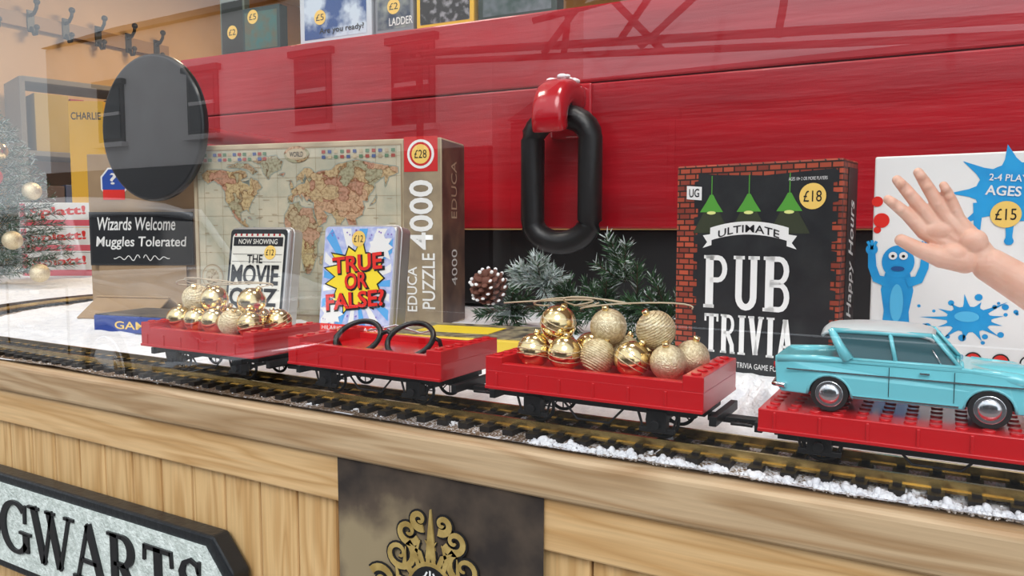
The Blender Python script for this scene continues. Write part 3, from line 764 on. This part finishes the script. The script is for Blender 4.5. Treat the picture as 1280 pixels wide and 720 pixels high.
text(r_,'THE',-.004,.130,.034,.015,ink,y-.001)
text(r_,'MOVIE',-.002,.102,.104,.036,ink,y-.001,bold=.03)
text(r_,'QUIZ',-.002,.060,.104,.038,ink,y-.001,bold=.03)
w,h,d=.136,.190,.045
r_=tin('true_or_false_tin',(-.797,.905,.004),radians(6),radians(-8),w,h,d); y=-d/2-.0005
b=MB('printed_lid'); lil=mat('print_lilac',(.42,.48,.78),.4,col2=(.62,.66,.85),ns=120); yel=mat('print_yellow',(.92,.72,.04),.4); cy=mat('print_sky',(.12,.42,.8),.4)
b.poly(rrect(-w/2+.003,w/2-.003,.003,h-.003),y,lil)
for k in range(18):
    a=2*pi*k/18; a2=a+pi/18
    def ext(a):
        c,s=cos(a),sin(a); t=min((w/2-.006)/max(abs(c),1e-4),(h/2-.006)/max(abs(s),1e-4)); return (c*t,h/2+s*t)
    b.poly([(0,h/2),ext(a),ext(a2)],y-.0003,white if k%2 else cy)
def star(cx,cz,r0,r1,n,sx=1,seed=1):
    q=random.Random(seed); return [(cx+(r0 if i%2 else r1*q.uniform(.8,1.15))*cos(pi*i/n)*sx,cz+(r0 if i%2 else r1*q.uniform(.8,1.15))*sin(pi*i/n)) for i in range(2*n)]
b.poly(star(0,.108,.042,.060,13,1.0,3),y-.0006,ink); b.poly(star(0,.108,.039,.056,13,1.0,3),y-.0009,yel)
b.poly(star(.040,.155,.016,.026,9,1,7),y-.001,white); b.poly(star(-.042,.050,.014,.024,9,1,9),y-.001,white)
for i in range(60):
    xx=R.uniform(-w/2+.008,w/2-.008); zz=R.choice([R.uniform(.01,.05),R.uniform(.165,.182)]); b.disc(xx,zz,.0014,y-.0008,mat('print_violet',(.3,.2,.6),.4),n=8)
sticker(b,r_,.0,.168,.0125,y-.0013,'£12')
b.done(r_,recalc=False)
for s,zz,ww in (('TRUE',.130,.092),('OR',.103,.042),('FALSE?',.073,.108)):
    text(r_,s,.0025,zz-.0015,ww+.004,.0285,ink,y-.0015,bold=.05,rot=.12)
    text(r_,s,0,zz,ww,.026,rd,y-.0018,bold=.03,rot=.12)
b=MB('banner'); b.rect(-w/2+.006,w/2-.006,.022,.034,y-.0015,rd); b.done(r_,recalc=False)
text(r_,'HILARIOUS TRIVIA GAME',0,.028,w-.02,.006,white,y-.0018,bold=0)

# ---------------------------------------------------------------- kraft box + sign
kraft=mat('kraft_board',(.40,.27,.15),.7,col2=(.33,.22,.12),ns=12)
r_=carton('cardboard_display_box',(-1.63,1.135,.003),radians(30),.26,.08,.356,kraft)
b=MB('blue_label'); b.poly([(-.07+.032*cos(pi/8+2*pi*i/8),.29+.038*sin(pi/8+2*pi*i/8)) for i in range(8)],-.0405,white); b.poly([(-.07+.028*cos(pi/8+2*pi*i/8),.29+.034*sin(pi/8+2*pi*i/8)) for i in range(8)],-.0408,mat('label_blue',(.02,.08,.4),.4)); b.rect(-.095,-.045,.252,.275,-.0412,rd); b.done(r_,recalc=False)
text(r_,'?',-.07,.30,.016,.026,white,-.0414)
r_=root('wizards_welcome_sign',(-1.608,1.088,.106),(0,0,radians(30)))
b=MB('board'); b.box((0,0,.06),(.236,.006,.122),mat('sign_black',(.02,.02,.022),.6)); b.box((0,-.0032,.06),(.228,.001,.114),ink); b.done(r_,bevel=.001)
text(r_,'Wizards Welcome',-.01,.094,.18,.030,white,-.0042,bold=.015,skew=.1)
text(r_,'Muggles Tolerated',0,.050,.205,.030,white,-.0042,bold=.015,skew=.1)
b=MB('flourish')
for s_ in (-1,1):
    b.ribbon([(s_*(.004+.06*t/20),.016+.008*sin(t*.9)*(1-t/24)) for t in range(21)],.0018,-.0045,-.004,white)
b.done(r_,recalc=False)
b=MB('support_leg'); b.box((0,.001,-.052),(.2,.004,.104),kraft); b.done(r_)
r_=root('folded_kraft_card',(-1.47,.97,.008),(0,0,radians(18)))
b=MB('card')
for s_ in (-1,1): b.box((0,s_*.028,.02),(.17,.075,.0025),kraft,Matrix.Rotation(-s_*radians(32),3,'X'))
b.done(r_)
r_=carton('flat_game_box',(-1.255,.88,.004),radians(10),.19,.12,.030,mat('navy_carton',(.02,.06,.30),.35))
b=MB('lid_print'); b.box((0,0,.0305),(.186,.116,.002),mat('dark_lid',(.03,.035,.05),.3,col2=(.2,.17,.14),ns=30)); b.done(r_)
text(r_,'GAME',0,.014,.09,.014,stick,-.0605)
r_=carton('quiz_book_box',(-.625,.965,.004),radians(8),.23,.15,.03,mat('yellow_carton',(.75,.55,.06),.4))
b=MB('lid_print'); b.box((0,0,.0305),(.215,.135,.0015),mat('book_print',(.05,.05,.05),.35,col2=(.45,.4,.25),ns=60)); b.box((-.02,0,.0313),(.12,.07,.0012),yel); b.done(r_)

# ---------------------------------------------------------------- red buffer beam
rp=mat('red_gloss_paint',(.44,.004,.014),.30,col2=(.30,.003,.010),ns=3,stretch=(.6,4,4),bump=.6,bs=26,bstretch=(.25,1,2.4),coat=.35)
bt=radians(4.24)
r_=root('red_buffer_beam',(-1.816,1.36,0),(0,0,bt))
b=MB('planks')
b.box((1.75,.12,.337),(3.5,.24,.296),rp); b.box((1.75,.12,.5640),(3.5,.24,.154),rp); b.box((1.75,.13,.4),(3.49,.21,.4),rp)
b.done(r_,bevel=.004)
b=MB('lower_panel'); b.box((1.9,.14,.101),(3.3,.18,.17),mat('panel_black',(.006,.006,.007),.5)); b.done(r_,bevel=.004)  # plain near-black panel filling the space below the beam
r_=root('coupling_hook_and_link',(-.690,1.442,0),(0,0,bt))
b=MB('red_hook'); rh=mat('red_hook_paint',(.45,.006,.016),.22,coat=.6,bump=.3,bs=40)
P=[(0,.0,.455),(0,-.03,.458)]
for k in range(13):
    a=radians(90+k*9.5); P.append((0,-.060+.058*cos(a),.402+.058*sin(a)))
hh=[.026]*6+[.026-.0008*k for k in range(len(P)-6)]
b.hook(P,[.034]*len(P),hh,rh)
b.box((0,-.002,.43),(.09,.010,.11),rh)
b.done(r_,bevel=.004)
b=MB('black_link')
hw,zz0,zz1=.062,.205,.368; P=[]
for k in range(13): a=pi*k/12; P.append((hw*cos(a),-.058,zz1+hw*.72*sin(a)))
for k in range(13): a=pi+pi*k/12; P.append((hw*cos(a),-.058,zz0+hw*.72*sin(a)))
b.tube(P,.0245,blackiron,16,True); b.done(r_)
b=MB('snow_cap')
for k in range(26):
    b.sph((rs.uniform(-.024,.024),-.02-rs.random()*.06,.483+rs.uniform(-.003,.004)),rs.uniform(.006,.012),snow,(1,1,.5),8,6)
b.done(r_,recalc=False)
r_=root('buffer',(-1.437,1.0,.396),(0,0,bt))
b=MB('disc_and_shank'); bb=mat('buffer_black',(.010,.011,.012),.3,coat=.3)
b.cyl((0,0,0),(0,.018,0),.150,bb,seg=64); b.cyl((0,.017,0),(0,.05,0),.06,bb,r1=.02,seg=32)
b.cyl((0,.03,0),(0,.395,0),.018,rp,seg=24)
b.done(r_,bevel=.006,bseg=3)

# ---------------------------------------------------------------- stock standing on the beam
def bx(name,u0,u1,h,m,ttl=None,tm=None,d=.05,y0=1.395,col=None):
    cx=(u0+u1)/2; w=abs(u1-u0); yy=y0+(cx+1.816)*.074
    r_=carton(name,(cx,yy+d/2,.641),bt,w*.97,d,h,m)
    y=-d/2-.0006
    b=MB('front_art')
    if col: b.rect(-w*.42,w*.42,h*.10,h*.90,y,col)
    sticker(b,r_,-w*.2 if w>.12 else 0,h*.42 if h>.15 else h*.8,.018,y-.0006,'£5' if w>.12 else '£2')
    b.done(r_,recalc=False)
    if ttl: text(r_,ttl,.02,h*.2,w*.6,.018,tm or white,y-.0009)
bx('card_game_box',-1.63,-1.50,.118,mat('teal_carton',(.02,.05,.05),.4),None,None,.03,col=mat('teal_art',(.03,.16,.15),.4,col2=(.12,.11,.06),ns=40))
bx('picture_frame_box',-1.735,-1.645,.17,mat('grey_green',(.16,.19,.15),.5),None,None,.02,1.42,col=mat('dark_art',(.03,.035,.03),.4))
bx('board_game_box',-1.44,-1.215,.16,mat('ice_white',(.6,.66,.72),.35),'Are you ready?',ink,.04,col=mat('sky_art',(.03,.09,.28),.35,col2=(.6,.7,.8),ns=14,lo=.42,hi=.56))
bx('ladder_game_box',-1.21,-1.10,.16,mat('grey_box',(.25,.27,.3),.4),'LADDER',white,.04,col=mat('slate_art',(.03,.05,.10),.4,col2=(.3,.33,.3),ns=30))
bx('quiz_game_box',-1.095,-.94,.15,mat('yellow_box',(.8,.5,.03),.4),None,None,.04,col=mat('black_art',(.02,.02,.02),.4,col2=(.3,.3,.32),ns=60,lo=.5))
bx('dark_game_box',-.935,-.74,.14,mat('forest_box',(.02,.04,.03),.4),None,None,.04,col=mat('green_art',(.02,.06,.05),.4,col2=(.15,.18,.2),ns=30))

# ---------------------------------------------------------------- fir foliage
g1=mat('fir_green',(.022,.075,.03),.6,col2=(.05,.13,.05),ns=60); g2=mat('frosted_needle',(.66,.72,.74),.6,col2=(.3,.38,.34),ns=80); bark=mat('bark',(.08,.05,.03),.8)
def branch(b,p,d,ln,nl,cnt,frost,rr,tipfrost=.35):
    p=Vector(p); d=Vector(d).normalized(); q=d.to_track_quat('Z','Y')
    b.tube([p,p+d*ln],.0012,bark,4)
    ig,iw=b.mi(g1),b.mi(g2)
    for i in range(cnt):
        t=rr.random(); a=rr.uniform(0,2*pi); el=rr.uniform(.55,1.0)
        v=q@Vector((cos(a)*sin(el),sin(a)*sin(el),cos(el)))
        s=p+d*(ln*t); L_=nl*rr.uniform(.7,1.1)*(1-.25*t); e=s+v*L_
        sd=v.cross(Vector((rr.uniform(-1,1),rr.uniform(-1,1),rr.uniform(-1,1)))).normalized()*.0011
        mid=s+v*L_*(1-tipfrost)
        w=rr.random()<frost
        a0=b.bm.verts.new(s-sd);a1=b.bm.verts.new(s+sd);m0=b.bm.verts.new(mid-sd*.8);m1=b.bm.verts.new(mid+sd*.8);e0=b.bm.verts.new(e)
        f=b.bm.faces.new((a0,a1,m1,m0)); f.material_index=iw if w else ig
        f=b.bm.faces.new((m0,m1,e0)); f.material_index=iw if rr.random()<.15+frost*.8 else ig
rr=random.Random(11)
r_=root('frosted_fir_garland',(0,0,0))
b=MB('sprigs')
def sprig(c,n,ln,frost,spread=1.0,up=.3):
    for i in range(n):
        a=rr.uniform(0,2*pi); d=Vector((cos(a)*spread,-.55+rr.uniform(-.3,.3),sin(a)*spread+up))
        branch(b,c,d,ln*rr.uniform(.7,1.1),.028,100,frost,rr)
sprig((-.605,1.15,.092),15,.055,.88)
sprig((-.575,1.22,.050),9,.070,.08)
sprig((-.51,1.20,.045),9,.070,.06)
sprig((-.470,1.19,.100),5,.080,.30,.6,.9)
sprig((-.44,1.17,.065),7,.065,.12)
sprig((-.38,1.15,.045),9,.070,.12)
sprig((-.71,1.22,.040),7,.055,.08)
b.done(r_,recalc=False)
b=MB('stem'); b.tube([(-.78,1.24,.03),(-.6,1.24,.05),(-.45,1.22,.05),(-.32,1.2,.02)],.005,bark,6); b.done(r_)
r_=root('pine_cone',(-.693,1.12,.088),(radians(50),radians(20),0)); b=MB('scales'); cn=mat('cone_brown',(.16,.06,.04),.7)
b.sph((0,0,0),.018,cn,(1,1,1.5))
for k in range(70):
    t=k/69; a=k*2.39996; z=-.028+.056*t; q=.023*sin(pi*(.12+.8*t))+.004
    rot=Matrix.Rotation(a,3,'Z')@Matrix.Rotation(radians(-30),3,'Y')
    b.sph((q*cos(a),q*sin(a),z),.0075,cn,(1.1,.8,.3),8,6,rot)
    if k%2==0: b.sph((q*1.25*cos(a),q*1.25*sin(a),z+.004),.0038,snow,(1,1,.5),6,5,rot)
b.done(r_,recalc=False)
r_=root('frosted_christmas_tree',(-2.66,1.27,.004)); b=MB('branches')
b.tube([(0,0,0),(0,0,.52)],.012,bark,8)
for k in range(130):
    t=k/129; z=.03+.52*t; L0=.235*(1-t)**.6+.02; a=k*2.39996
    d=Vector((cos(a),sin(a),.12)); branch(b,(0,0,z),d,L0,.035,int(60+110*(1-t)),.42,rr)
b.done(r_,recalc=False)
b=MB('ornaments'); rb=mat('red_bauble',(.6,.01,.02),.12,coat=.5)
for k,(a,z,m,q) in enumerate(((-38,.045,rb,.255),(-12,.15,champ,.245),(-55,.24,gold,.2),(12,.30,champ,.19),(-20,.34,rb,.17),(-80,.10,rb,.24),(2,.05,champ,.265),(-10,.42,gold,.13))):
    b.sph((q*cos(radians(a)),q*sin(radians(a)),z),.028,m)
b.done(r_,recalc=False)
pk=mat('pink_print',(.75,.12,.16),.4)
for k in range(3):
    r_=carton('stacked_game_box',(-2.93,1.666,.006+k*.0935),radians(32+k*1.5),.27,.12,.092,white)
    b=MB('band'); b.rect(-.13,.13,.006,.028,-.0606,pk); b.rect(-.13,-.11,.03,.088,-.0606,pk); b.done(r_,recalc=False)
    text(r_,'Splatt!',0.005,.056,.20,.042,rd,-.0608,bold=.03,rot=.05)
r_=root('shop_shelving',(-3.80,2.78,-.95),(0,0,radians(75))); b=MB('unit'); sg=mat('shelf_grey',(.22,.20,.18),.6)
for z in (.3,.75,1.15,1.5,1.85): b.box((0,0,z),(1.5,.3,.025),sg)
for x in (-.75,.75): b.box((x,0,.93),(.025,.3,1.86),sg)
cl=[mat('stock_%d'%i,c,.5) for i,c in enumerate(((.5,.35,.08),(.1,.12,.2),(.4,.05,.05),(.4,.4,.4),(.08,.2,.15),(.15,.1,.08)))]
for z in (.3,.75,1.15,1.5):
    x=-.7
    while x<.62:
        w=R.uniform(.06,.16); h=R.uniform(.18,.30); b.box((x+w/2,-.02,z+.013+h/2),(w*.94,.2,h),R.choice(cl)); x+=w
b.done(r_,bevel=.003)
r_=carton('yellow_book_box',(-3.09,1.875,.006),radians(32),.14,.05,.70,mat('charlie_yellow',(.75,.44,.03),.5)); text(r_,'CHARLIE',0,.64,.12,.03,ink,-.0256)
r_=root('coat_hook_rail',(-4.18,2.42,1.255),(0,0,radians(90)))
b=MB('rail'); hk=mat('hook_iron',(.02,.02,.02),.4)
b.box((0,0,0),(1.25,.025,.07),mat('rail_oak',(.35,.2,.09),.5))
for k in range(7):
    x=-.54+k*.18
    b.box((x,-.016,0),(.035,.008,.11),hk)
    b.tube([(x,-.02,.03),(x,-.05,.035),(x,-.075,.06),(x,-.08,.085)],.009,hk,8); b.sph((x,-.08,.09),.016,hk)
    b.tube([(x,-.02,-.03),(x,-.04,-.07),(x,-.065,-.07),(x,-.07,-.04)],.008,hk,8); b.sph((x,-.07,-.036),.014,hk)
b.done(r_)

# ---------------------------------------------------------------- banner + crest
ban=bpy.data.materials.new('banner_cloth'); ban.use_nodes=True; nt=ban.node_tree;N=nt.nodes;L=nt.links; p=N['Principled BSDF']; p.inputs['Roughness'].default_value=.85
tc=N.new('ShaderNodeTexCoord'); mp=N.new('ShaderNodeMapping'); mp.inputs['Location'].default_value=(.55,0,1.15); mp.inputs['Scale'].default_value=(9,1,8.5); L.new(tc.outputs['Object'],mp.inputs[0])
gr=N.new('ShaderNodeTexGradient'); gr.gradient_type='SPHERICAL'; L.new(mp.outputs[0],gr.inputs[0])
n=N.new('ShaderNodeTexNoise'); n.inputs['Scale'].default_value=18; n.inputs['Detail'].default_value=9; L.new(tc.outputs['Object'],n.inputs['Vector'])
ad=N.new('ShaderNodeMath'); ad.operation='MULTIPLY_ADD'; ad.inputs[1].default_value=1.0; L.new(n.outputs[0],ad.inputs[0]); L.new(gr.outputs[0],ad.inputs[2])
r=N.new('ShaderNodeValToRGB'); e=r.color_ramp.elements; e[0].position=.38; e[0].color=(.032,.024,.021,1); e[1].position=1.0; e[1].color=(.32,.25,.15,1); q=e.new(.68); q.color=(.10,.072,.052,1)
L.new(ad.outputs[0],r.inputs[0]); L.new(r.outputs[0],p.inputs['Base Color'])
r_=root('crest_banner',(-.4145,.5675,-.036))
b=MB('cloth'); nxx,nz=24,30; g_=[]
for j in range(nz+1):
    g_.append([b.bm.verts.new((-.1185+.237*i/nxx,.0012*sin(i*.9+j*.1),-.5*j/nz)) for i in range(nxx+1)])
b.mi(ban)
for j in range(nz):
    for i in range(nxx):
        f=b.bm.faces.new((g_[j][i],g_[j+1][i],g_[j+1][i+1],g_[j][i+1])); f.smooth=True
b.done(r_,recalc=False)
cg=mat('crest_gold',(.52,.38,.14),.5,.1,col2=(.34,.23,.07),ns=60); b=MB('crest'); y0,y1=-.0034,-.0018; cz=-.098
def spiral(cx,cz,r0,turn,a0,s,n=26):
    pts=[]
    for k in range(n):
        t=k/(n-1); a=a0+s*turn*2*pi*t; q=r0*(1-t*.88); pts.append((cx+q*cos(a),cz+q*sin(a)))
    return pts
for s_ in (-1,1):
    def mm(P): return [(s_*x*1.12,z) for x,z in P]
    for (cx,dz,r0,tn,a0) in ((.034,.010,.017,1.4,2.2),(.053,-.022,.014,1.3,.5),(.024,.034,.012,1.3,3.6),(.044,-.050,.019,1.5,1.2),(.012,.048,.009,1.2,4.2),(.064,-.072,.013,1.3,.2),(.030,-.075,.015,1.3,2.0)):
        P=mm(spiral(cx,cz+dz,r0,tn,a0,1)); wd=[.0064*(1-k/30)+.0012 for k in range(len(P))]; b.ribbon(P,[w_+.004 for w_ in wd],y0+.0008,y1,ink); b.ribbon(P,wd,y0,y1,cg)
    for k in range(5):
        a=radians(20+k*22); P=[(s_*(.030*cos(a)),cz-.03+.036*sin(a)),(s_*(.042*cos(a)),cz-.03+.048*sin(a)),(s_*(.050*cos(a+.2)),cz-.03+.060*sin(a+.2))]
        b.ribbon(P,[.010,.008,.002],y0+.0004,y1,ink); b.ribbon(P,[.007,.005,.0008],y0-.0002,y1,cg)
b.ribbon([(0,cz+.012),(.0,cz+.03),(0,cz+.060)],[.012,.008,.001],y0-.0004,y1,cg)
b.prism([(.030*cos(2*pi*i/32),cz-.027+.036*sin(2*pi*i/32)) for i in range(32)],y0-.0006,y1,cg)
b.prism([(.0265*cos(2*pi*i/32),cz-.027+.032*sin(2*pi*i/32)) for i in range(32)],y0-.001,y1,ink)
for k in (-2,-1,0,1,2):
    b.ribbon([(k*.0095*cos(t*.3),cz-.027+.030*sin(t*.3)*(1-.06*k*k)) for t in range(-4,5)],.0018,y0-.0014,y1,white)
b.ribbon([(-.026,cz-.037),(0,cz-.040),(.026,cz-.037)],.005,y0-.0016,y1,cg)
b.done(r_)

# ---------------------------------------------------------------- station sign
r_=root('station_name_sign',(0,.568,-.226))
b=MB('frame')
def plate(x0,x1,zh,c,y0,y1,m):
    b.prism([(x0,-zh+c),(x0,zh-c),(x0+c*.9,zh-c),(x0+c*1.2,zh),(x1-c*1.2,zh),(x1-c*1.0,zh-.0),(x1,zh-c*1.1),(x1,-zh+c*1.1),(x1-c*1.0,-zh),(x0+c,-zh)],y0,y1,m)
plate(-1.45,-.674,.070,.034,-.018,.006,mat('sign_frame_black',(.015,.017,.02),.35,bump=.4,bs=120)); b.done(r_,bevel=.003)
b=MB('panel'); plate(-1.438,-.688,.057,.030,-.0205,-.014,mat('sign_white_hammered',(.78,.84,.80),.5,col2=(.55,.61,.57),ns=110,bump=1,bs=260)); b.done(r_)
b=MB('raised_letters'); yA,yB=-.0235,-.020; Hh=.076; z0=-.037; TH,TN=.0130,.0052
def st(P,w): b.ribbon([(ox+x*sw,z0+z*Hh) for x,z in P],w,yA,yB,ink)
def serif(x,z,w=.30): st([(x-w/2,z),(x+w/2,z)],.004)
def ring(cx,cz,rx,rz,a0,a1,n=30):
    P=[];Wd=[]
    for k in range(n+1):
        a=radians(a0+(a1-a0)*k/n); P.append((cx+rx*cos(a),cz+rz*sin(a))); Wd.append(TN+(TH-TN)*abs(cos(a))**1.3)
    b.ribbon([(ox+x*sw,z0+z*Hh) for x,z in P],Wd,yA,yB,ink)
def ltr(c):
    if c=='H':
        for x in (.15,.8): st([(x,0),(x,1)],TH); serif(x,.025);serif(x,.975)
        st([(.15,.52),(.8,.52)],TN)
    if c=='O': ring(.5,.5,.40,.46,0,360)
    if c=='G':
        ring(.5,.5,.40,.46,48,325); st([(.82,.08),(.82,.42)],TH); serif(.80,.43,.36); st([(.80,.62),(.82,.96)],TN)
    if c=='W':
        st([(.08,1),(.30,.02)],TH); st([(.30,.0),(.52,.95)],TN); st([(.46,1),(.68,.02)],TH); st([(.68,0),(.92,1)],TN)
        serif(.08,.975,.26);serif(.48,.975,.22);serif(.92,.975,.22)
    if c=='A':
        st([(.12,0),(.46,1)],TN); st([(.46,1),(.82,0)],TH); st([(.25,.35),(.70,.35)],TN); serif(.12,.025,.26);serif(.82,.025,.30)
    if c=='R':
        st([(.2,0),(.2,1)],TH); serif(.2,.025);serif(.16,.975,.3); ring(.42,.74,.26,.235,-90,90,16); st([(.2,.975),(.44,.975)],TN); st([(.2,.505),(.44,.505)],TN); st([(.42,.5),(.80,.02)],TH); serif(.84,.025,.22)
    if c=='T':
        st([(.48,0),(.48,1)],TH); serif(.48,.025,.36); st([(.08,.965),(.88,.965)],.0055); st([(.09,1),(.07,.74)],TN*.8); st([(.87,1),(.89,.74)],TN*.8)
    if c=='S':
        P=[(.76,.80),(.70,.92),(.5,.975),(.30,.90),(.22,.76),(.28,.62),(.5,.50),(.70,.38),(.76,.24),(.68,.10),(.48,.025),(.28,.08),(.20,.22)]
        Wd=[TN,TN,TN,.007,.010,.012,.0135,.012,.010,.007,TN,TN,TN]; b.ribbon([(ox+x*sw,z0+z*Hh) for x,z in P],Wd,yA,yB,ink)
        st([(.78,.99),(.76,.70)],TN*.7); st([(.18,.01),(.20,.3)],TN*.7)
ox=-1.322
for c,wd in (('H',.088),('O',.085),('G',.082),('W',.102),('A',.078),('R',.072),('T',.064),('S',.056)):
    sw=wd*.98; ltr(c); ox+=wd*.97
b.done(r_)

# ---------------------------------------------------------------- child's hand and forearm
skin=mat('skin',(.80,.47,.35),.5,col2=(.86,.56,.44),ns=60,bump=.15,bs=500)
skin.node_tree.nodes['Principled BSDF'].inputs['Subsurface Weight'].default_value=.12
skin.node_tree.nodes['Principled BSDF'].inputs['Subsurface Scale'].default_value=.005
r_=root('child_arm',(0,.87,0))
b=MB('hand_and_forearm')
def chain(P,Rd,seg=14):
    for i in range(len(P)-1):
        b.cyl(Vector(P[i]),Vector(P[i+1]),Rd[i],skin,r1=Rd[i+1],seg=seg)
    for p_,q_ in zip(P,Rd): b.sph(p_,q_,skin,u=14,v=10)
K={'i':((-.0245,-.001,.186),(-.0395,-.004,.2035),(-.0495,-.0045,.2125),(-.0575,-.007,.2190),.0064),
   'm':((-.0170,.000,.1955),(-.0335,-.002,.2175),(-.0430,-.003,.2300),(-.0500,-.006,.2385),.0066),
   'r':((-.0060,.000,.2005),(-.0185,-.002,.2235),(-.0260,-.003,.2365),(-.0315,-.006,.2455),.0063),
   'p':((.0055,.001,.1985),(-.0010,-.001,.2150),(-.0050,-.002,.2245),(-.0090,-.005,.2320),.0055)}
wr=(.0335,.002,.154)
for k,(a,c,d_,e_,q) in K.items():
    chain([a,c,d_,e_],[q*1.12,q*1.0,q*.9,q*.74])
    m_=Vector(a).lerp(Vector(wr),.5); m_.y+=.001
    chain([a,tuple(m_),wr],[q*1.15,.0105,.0125])
    for s0,s1 in ((a,c),(c,d_),(d_,e_)):
        mid_=Vector(s0).lerp(Vector(s1),.55); mid_.y-=q*.34; b.sph(mid_,q*.82,skin,(1,1,1),12,8)
chain([(.012,-.003,.158),(-.008,-.007,.1610),(-.0280,-.010,.1690),(-.0440,-.011,.1780)],[.0125,.0105,.0078,.0062])
b.sph((.002,-.007,.163),.0125,skin,(1.25,.75,.95)); b.sph((.018,-.005,.177),.012,skin,(1.1,.75,1.05)); b.sph((-.012,-.004,.187),.009,skin,(1.5,.7,1.0))
chain([wr,(.050,.004,.143),(.085,.008,.121),(.135,.014,.088),(.185,.02,.055)],[.0165,.0175,.0215,.0255,.0275],20)
o=b.done(r_,recalc=False)
rm=o.modifiers.new('r','REMESH'); rm.mode='VOXEL'; rm.voxel_size=.0010; rm.use_smooth_shade=True
sm=o.modifiers.new('s','SMOOTH'); sm.iterations=4; sm.factor=.5
b=MB('sleeve'); kn=mat('knit_sleeve',(.12,.14,.25),.9,bump=.8,bs=300)
b.tube([(.150,.015,.078),(.156,.016,.074),(.19,.02,.052),(.24,.05,.060),(.30,.10,.14),(.34,.13,.25)],[.030,.034,.036,.038,.042,.046],kn,20); b.done(r_)

# ---------------------------------------------------------------- street behind the camera (seen in the glass)
asph=mat('asphalt',(.07,.07,.075),.8,col2=(.05,.05,.05),ns=6); pav=mat('paving',(.22,.21,.2),.8,col2=(.16,.15,.15),ns=3)
slab('pavement',(-3,-.65,-1.0),(40,2.3,.1),pav); slab('road',(-3,-4.85,-1.07),(60,6.0,.1),asph)
shopf=mat('shopfront_dark',(.05,.045,.05),.6)
def house(name,x0,x1,h,m,roofm,wins,y=-8.0,base=0):
    r_=root(name,((x0+x1)/2,y,-1.02)); b=MB('facade'); w=x1-x0
    b.box((0,-1.5,h/2),(w,3,h),m)
    if base: b.box((0,.04,base/2),(w,.12,base),shopf)
    i=b.mi(roofm); v=[b.bm.verts.new(q) for q in ((-w/2,.1,h+.02),(w/2,.1,h+.02),(w/2,-1.5,h+.8),(-w/2,-1.5,h+.8),(-w/2,-3,h+.02),(w/2,-3,h+.02))]
    for f in ((0,1,2,3),(3,2,5,4),(0,3,4),(1,5,2)): b.bm.faces.new([v[k] for k in f]).material_index=i
    gm_=mat('house_window_glass',(.02,.025,.03),.1); fm=mat('window_frame_dark',(.05,.045,.045),.5)
    for (wx,wz,ww,wh) in wins:
        wx-=(x0+x1)/2
        b.box((wx,.01,wz+1.02),(ww+.16,.06,wh+.16),fm); b.box((wx,.03,wz+1.02),(ww,.06,wh),gm_)
        b.box((wx,.06,wz+1.02),(ww,.04,.06),m); b.box((wx,.06,wz+1.02-wh/2-.12),(ww+.3,.16,.09),m); b.box((wx,.05,wz+1.02+wh/2+.12),(ww+.3,.12,.1),fm)
    b.done(r_)
hm=mat('render_pale',(.85,.80,.78),.8,col2=(.78,.72,.70),ns=2); hd=mat('stone_dark',(.10,.085,.08),.9,col2=(.06,.05,.05),ns=3); rf=mat('slate_roof',(.05,.05,.06),.7)
house('pale_terrace_house',-16.5,-5.6,4.9,hm,rf,[(-8.95,2.38,.62,.95),(-6.95,2.30,.62,1.05),(-11.6,2.4,.65,.95),(-14.3,2.4,.65,.95)],base=2.35)
house('dark_terrace_house',-5.3,6.0,2.65,hd,rf,[(-3.4,1.0,.7,.9),(-.5,1.0,.7,.9),(2.5,1.0,.7,.9)])
car('parked_car',(-5.9,-2.6,-1.02),(0,0,radians(4)),22.5,mat('silver_paint',(.72,.74,.77),.25,.1,coat=.5),mat('silver_paint_roof',(.72,.74,.77),.25,.1),mat('car_window_dark',(.02,.025,.03),.05))
r_=root('scaffold_frame',(0,-5.0,-1.02)); b=MB('poles'); pm=mat('pole_dark',(.03,.022,.02),.8)
for x in (-4.6,.9): b.cyl((x,0,0),(x,0,3.0),.035,pm)
b.cyl((-4.7,0,2.93),(1.0,0,2.55),.035,pm); b.cyl((-4.7,.1,2.82),(1.0,.1,2.42),.028,pm)
for (x0,z0_,x1,z1_) in ((-3.2,2.75,-2.5,3.5),(-2.9,3.5,-2.1,2.65),(-2.5,2.75,-1.9,3.5),(-3.3,3.05,-1.8,3.2),(-1.5,3.3,-2.3,2.7),(-3.0,2.7,-2.9,3.5),(-1.2,2.65,-1.1,3.3)): b.cyl((x0,.05,z0_),(x1,.05,z1_),.03,pm,seg=8)
b.done(r_)

# ---------------------------------------------------------------- light
w=bpy.data.worlds.new('sky'); sc.world=w; w.use_nodes=True
bg=w.node_tree.nodes['Background']; bg.inputs[0].default_value=(.87,.94,1,1); bg.inputs[1].default_value=1.45
def area(name,loc,size,pw,col,rot=(0,0,0)):
    l=bpy.data.lights.new(name,'AREA'); l.size=size; l.energy=pw; l.color=col
    o=bpy.data.objects.new(name,l); o.location=loc; o.rotation_euler=rot; sc.collection.objects.link(o)
area('ceiling_lamp',(-2.9,2.8,1.72),.5,34,(1,.80,.55))
area('ceiling_lamp',(-.4,1.05,1.70),.35,8,(1,.94,.86))
area('ceiling_lamp',(-1.5,.95,1.70),.35,7,(1,.92,.82))
s=bpy.data.lights.new('overcast_sun','SUN'); s.energy=1.5; s.angle=radians(30); s.color=(1,.98,.96)
o=bpy.data.objects.new('overcast_sun',s); o.rotation_euler=(radians(48),0,radians(18)); sc.collection.objects.link(o)

cam=bpy.data.cameras.new('cam'); cam.sensor_width=36; cam.lens=26.72; cam.clip_start=.01
c=bpy.data.objects.new('cam',cam); c.location=(0,0,.19); c.rotation_euler=(radians(85.5),0,radians(30)); sc.collection.objects.link(c); sc.camera=c
